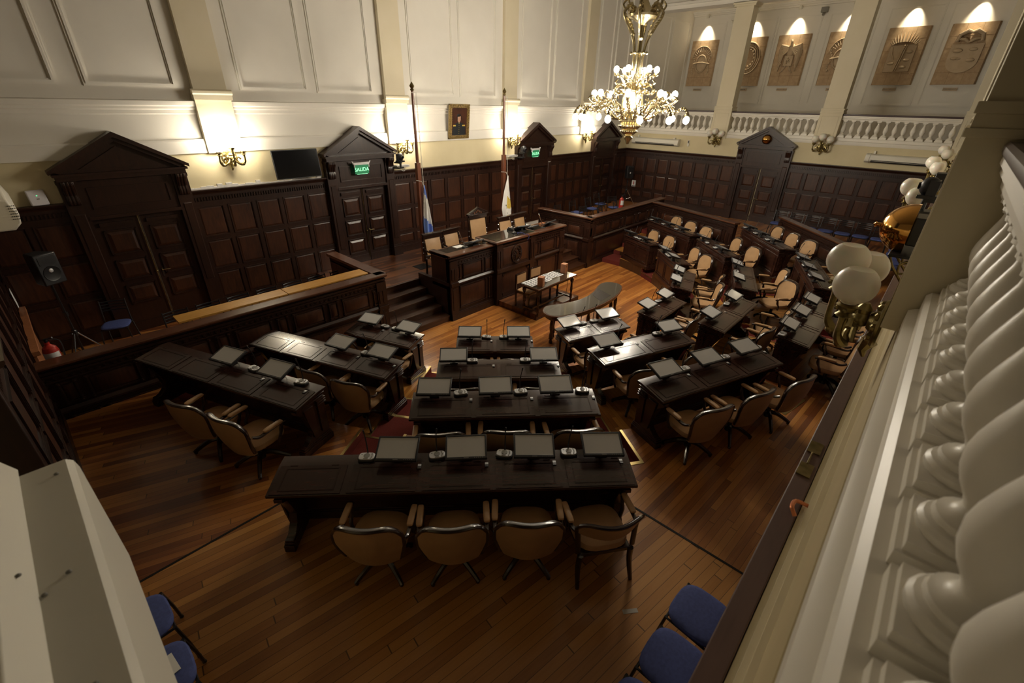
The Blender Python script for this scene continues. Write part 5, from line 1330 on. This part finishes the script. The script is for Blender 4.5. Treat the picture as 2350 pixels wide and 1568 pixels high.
M = MB(); M.box(XL+.004, -.335, 1.7, 1.88, 3.85, 3.875); M.box(XL+.004, -.34, 1.62, 1.70, 3.85, 3.86); obj('top_plate', M, ACW, rt, .006)
for sx, sy, sz in ((-.305, 1.42, 3.80), (-.277, 1.36, 3.752), (-.225, 1.40, 3.752), (-.305, 1.02, 3.80), (-.277, .97, 3.752), (-.225, 1.01, 3.752), (-.305, .68, 3.80), (-.36, 1.62, 3.852), (-.2, 1.9, 3.752)):
    M = MB(); M.lathe([(.007, 0), (.007, .002), (.004, .005), (0, .0055)], 10, (sx, sy, sz)); M.sphere((sx, sy, sz+.002), .004, 6, 4); obj('screw', M, GRY, rt)

rt = thing('wall_bell', 'large polished brass bell dome on a black mount on the near wall', 'bell', (5.35, -.02, 3.98))
M = MB(); M.lathe([(.215*cos(t), .10+.215*sin(t)*1.05) for t in [pi/2*k/10 for k in range(10)]]+[(.02, .327), (.018, .35), (.026, .365), (.0, .38)], 28, axis=1); obj('gong', M, GLD, rt)
M = MB(); M.box(-.14, .14, .0, .10, -.12, .12); M.tube([(-.1, .05, 0), (.25, .05, .02)], .07, 12); M.box(-.24, .24, -.02, .18, -.215, -.19); obj('housing', M, BLK, rt, .01)
for s in (-1, 1):
    M = MB(); M.tube(spline([(s*.2, .17, -.2), (s*.2, .12, -.30), (s*.2, .02, -.42), (s*.2, -.02, -.5)], 5), .012, 6)
    M.tube(spline([(s*.2, 0, -.22), (s*.2, .07, -.27), (s*.2, .06, -.35), (s*.2, .0, -.33), (s*.2, .03, -.28)], 5), .010, 6)
    obj('bracket', M, BRD, rt)
ptz((7.2, .10, 4.02), pi, 'black swivel camera on a black shelf beside the near wall lamps')
rt = thing('floodlight', 'small black floodlight on the near wall beyond the lamps', 'light', (9.4, .03, 4.02), 0)
M = MB(); M.box(-.12, .12, -.1, .10, -.1, .1); obj('housing', M, BPL, rt, .01)
M = MB(); M.box(-.10, .10, .10, .106, -.08, .08); obj('lens', M, TVB, rt)
M = MB(); M.tube(spline([(3.05, .03, 3.19), (3.08, .055, 3.21), (3.14, .05, 3.205), (3.17, .0, 3.185)], 4), .01, 8)
M.v = [(v[0]-1.02, v[1]-.03, v[2]+.004) for v in M.v]; tag(obj('copper_pipe', M, COPP), 'short bent copper pipe poking up behind the near panelling cap', 'pipe')
rt = thing('fire_sign', 'white fire extinguisher sign on the far panelling near the corner', 'sign', (XR-.062, 10.82, 1.66), pi/2)
M = MB(); M.box(-.10, .10, -.0, .006, -.14, .14); obj('sign_board', M, PAP, rt)
M = MB(); M.box(-.022, .022, .006, .009, -.05, .07); M.box(-.012, .012, .006, .009, .07, .095); M.box(-.012, .03, .006, .009, .09, .10); obj('pictogram', M, REDP, rt)
M = MB(); M.box(-.085, .085, .006, .008, -.13, -.095); obj('caption', M, INK, rt)
M = MB(); M.box(XR-.03, XR-.005, 8.52, 8.60, 3.42, 3.66); M.mi = 1; M.box(XR-.034, XR-.03, 8.54, 8.58, 3.54, 3.64); tag(obj('remote_holder', M, [ACW, BPL]), 'small white remote control holder beside the far left air conditioner', 'remote')

# ------------------------------------------------------------------ blue chairs
def blue_chair():
    rt = thing('stacking_chair', '', 'chair')
    M = MB(); M.cushion((0, 0, .425), .45, .43, .055, p=3.4); obj('seat', M, BLU, rt)
    for sx in (-1, 1):
        M = MB(); M.tube([(sx*.20, .19, .43), (sx*.225, .22, .2), (sx*.235, .235, 0)], .0125, 7); M.sphere((sx*.235, .235, .012), .018, 6, 4); obj('front_leg', M, BLK, rt)
        M = MB(); M.tube(spline([(sx*.235, -.25, 0), (sx*.21, -.20, .43), (sx*.205, -.22, .60), (sx*.20, -.27, .86)], 4), .0125, 7); obj('back_leg', M, BLK, rt)
    M = MB(); M.tube([(-.20, .19, .42), (-.215, -.2, .42)], .011, 6); M.tube([(.20, .19, .42), (.215, -.2, .42)], .011, 6); M.tube([(-.2, .19, .42), (.2, .19, .42)], .011, 6); M.tube([(-.21, -.2, .42), (.21, -.2, .42)], .011, 6); obj('seat_frame', M, BLK, rt)
    M = MB()
    for k in range(4):
        z = .66+.055*k; y = -.232-.145*(z-.60)
        M.tube([(-.20, y, z), (-.1, y-.03, z), (0, y-.04, z), (.1, y-.03, z), (.20, y, z)], .009, 6, 1.5)
    obj('back_slats', M, BLK, rt)
    return rt
bc0 = blue_chair()
def bluec(x, y, rz, label, group, z=Z3): return put(bc0, (x, y, z), R(rz), label, group)
for i, (x, y) in enumerate(((2.68, .30), (2.19, .30), (1.70, .32))): bluec(x, y, random.uniform(-4, 4), 'blue seated metal chair at lower right below the ledge, %s' % ['farthest of three', 'middle of three', 'nearest of three'][i], 'blue chairs at lower right')
for i, (x, y) in enumerate(((-.42, 3.46), (-.41, 2.92), (-.42, 2.40))): bluec(x, y, -90+random.uniform(-5, 5), 'blue seated metal chair at lower left beside the cream casing, %s' % ['farthest of three', 'middle one with white cards', 'nearest of three'][i], 'blue chairs at lower left')
for q in (0, 1):
    M = MB(); M.tf = frame((-.36, 2.93, Z3+.482), R(6)); M.box(-.075+.078*q, -.003+.078*q, -.085, .085, 0, .003)
    tag(obj('white_card', M, PAP), 'white card on the blue lower left chair, %s of two' % ['left', 'right'][q], 'card', 'white cards on a blue chair')
for i in range(6): bluec(15.2+.53*i, .36, random.uniform(-1, 1), 'blue chair along the near wall beyond the lamps, %s in the row' % ['first', 'second', 'third', 'fourth', 'fifth', 'sixth'][i], 'blue chairs along the near wall')
for i in range(7): bluec(18.5, 3.95-.50*i, 90+random.uniform(-2, 2), 'blue chair behind the long right barrier, %s from the left' % ['first', 'second', 'third', 'fourth', 'fifth', 'sixth', 'seventh'][i], 'blue chairs behind the right barrier')
for i, (x, y, rz) in enumerate(((13.5, 9.2, 190), (14.6, 9.5, 170), (15.2, 9.1, 185), (15.9, 9.5, 175), (16.5, 9.2, 190), (14.1, 10.3, 180), (15.2, 10.4, 180), (16.3, 10.4, 180), (17.2, 9.9, 150), (17.4, 10.7, 180))):
    bluec(x, y, rz, 'dark blue chair in the far press box, %s row, %s from the left' % ('front' if y < 9.8 and i < 5 else 'back', ['first', 'second', 'third', 'fourth', 'fifth'][i % 5]), 'blue chairs in the far press box', ZBR)
for i in range(7): bluec(1.42+.55*i, 9.55, 180+random.uniform(-4, 4), 'black slatted chair back behind the oak counter, %s from the left' % ['first', 'second', 'third', 'fourth', 'fifth', 'sixth', 'seventh'][i], 'chairs behind the oak counter', ZBX)
bluec(.62, 10.95, 160, 'lone blue chair behind the left press box near the big door', 'chairs behind the oak counter', ZBX)
ck = thing('oak_counter', 'long pale oak counter board behind the left press box front', 'counter', (0, 0, 0))
for a0, a1 in ((1.20, 2.945), (2.955, 4.62)):
    M = MB(); M.box(a0, a1, 8.30, 8.64, 1.66, 1.69); obj('board', M, WO, ck, .004)
for x in (1.3, 2.95, 4.5):
    M = MB(); M.prism_a([(8.245, 1.3), (8.245, 1.659), (8.58, 1.659)], x-.03, x+.03); obj('bracket', M, WD, ck)

# ------------------------------------------------------------------ things in the left rear corner and the far corner
def tripod_speaker(x, y, z0, rz, h, label1, label2):
    rt = thing('speaker_stand', label2, 'stand', (x, y, z0), rz, 'tripod speaker stands')
    M = MB(); M.tube([(0, 0, .16), (0, 0, h)], .018, 8); obj('pole', M, BLK, rt)
    M = MB(); M.lathe([(.03, .56), (.04, .58), (.04, .66), (.03, .68)], 10); M.sphere((.05, 0, .62), .02, 6, 4); obj('collar', M, BLK, rt)
    M = MB(); M.lathe([(.03, .95), (.035, .97), (.035, 1.03)], 10); obj('collar', M, BLK, rt)
    for k in range(3):
        t = 2*pi*k/3+.5; M = MB(); M.tube([(.03*cos(t), .03*sin(t), .62), (.42*cos(t), .42*sin(t), .01)], .013, 6); M.tube([(.02*cos(t), .02*sin(t), .22), (.23*cos(t), .23*sin(t), .31)], .009, 6); obj('leg', M, CHR if k == 1 else BLK, rt)
    sp = thing('loudspeaker', label1, 'speaker', (x, y, z0+h+.002), rz, 'loudspeakers on stands')
    M = MB(); M.prism([(-.17, .15), (.17, .15), (.10, -.16), (-.10, -.16)][::-1], 0, .52); obj('cabinet', M, BPL, sp, .02)
    M = MB(); M.lathe([(0, .150), (.10, .152), (.125, .158), (.13, .15)], 20, (0, 0, .19), axis=1); M.box(-.12, .12, .15, .157, .34, .48); obj('grille', M, BLK, sp)
    M = MB(); M.sphere((0, .15, .24), .035, 10, 6, 1, .4, 1); obj('badge', M, SIL, sp)
tripod_speaker(.02, 10.55, ZBX, R(-150), 1.56, 'black loudspeaker on a stand in the left rear corner', 'black tripod stand under the left corner loudspeaker')
tripod_speaker(19.6, 10.75, Z3, R(150), 1.15, 'black loudspeaker on a stand in the far corner', 'black tripod stand under the far corner loudspeaker')
M = MB(); M.box(-.50, -.41, 8.62, 10.85, 1.61, 1.68); M.box(-.50, -.46, 8.64, 10.8, .5, 1.61)
tag(obj('wooden_rail', M, WB, bevel=.004), 'orange wooden board standing along the left end wall', 'board')
M = MB(); M.box(-.50, -.492, 10.9, 11.3, 1.6, 1.9); tag(obj('white_notice', M, PAP), 'narrow white notice seen edge-on on the left end wall', 'notice')
def extinguisher(x, y, z, label):
    rt = thing('fire_extinguisher', label, 'extinguisher', (x, y, z), R(-50), 'red fire extinguishers')
    M = MB(); M.lathe([(.085, 0), (.09, .02), (.09, .48), (.075, .54), (.03, .58), (.03, .62)], 18); obj('cylinder_body', M, REDP, rt)
    M = MB(); M.tube([(0, 0, .62), (0, 0, .66)], .02, 8); M.tube([(-.02, 0, .66), (.12, 0, .70)], .012, 6); M.tube(spline([(0, .02, .64), (.08, .1, .6), (.11, .06, .4), (.1, .03, .2)], 4), .012, 6); obj('valve_and_hose', M, BLK, rt)
    M = MB(); M.slab(lambda u, v, s: ((.0912+(.001 if s else 0))*cos(-1.2+2.4*u-pi/2+.7), (.0912+(.001 if s else 0))*sin(-1.2+2.4*u-pi/2+.7), .30+.24*v*.75), 10, 1); obj('paper_label', M, PAP, rt)
extinguisher(-.30, 8.45, 1.22, 'red fire extinguisher with white label behind the left press box corner')
M = MB(); M.box(-.40, -.14, 8.30, 8.60, ZBX, 1.22); tag(obj('low_stand', M, WD), 'dark low stand under the left fire extinguisher', 'stand')
extinguisher(16.95, 9.45, ZBR+.35, 'small red fire extinguisher in the far press box')
M = MB(); M.box(16.8, 17.1, 9.3, 9.6, ZBR, ZBR+.35); tag(obj('low_stand', M, WD), 'dark low stand under the far fire extinguisher', 'stand')
M = MB(); M.tf = frame((2.6, .82, Z3), R(-40)); M.box(-.07, .07, -.02, .02, 0, .0025); tag(obj('tape_strip', M, mat('tape', (.5, .47, .42), .7)), 'scrap of pale tape stuck to the floor near the lower right chairs', 'tape')
M = MB(); M.box(3.34, 3.46, .01, .075, 3.18, 3.186); M.box(3.58, 3.70, .01, .075, 3.18, 3.186); M.tube([(3.46, .045, 3.186), (3.58, .045, 3.186)], .005, 6)
M.v = [(v[0]-.97, v[1], v[2]) for v in M.v]; tag(obj('latch_plate', M, BRD), 'metal latch plate with bolt on top of the near panelling cap', 'latch')
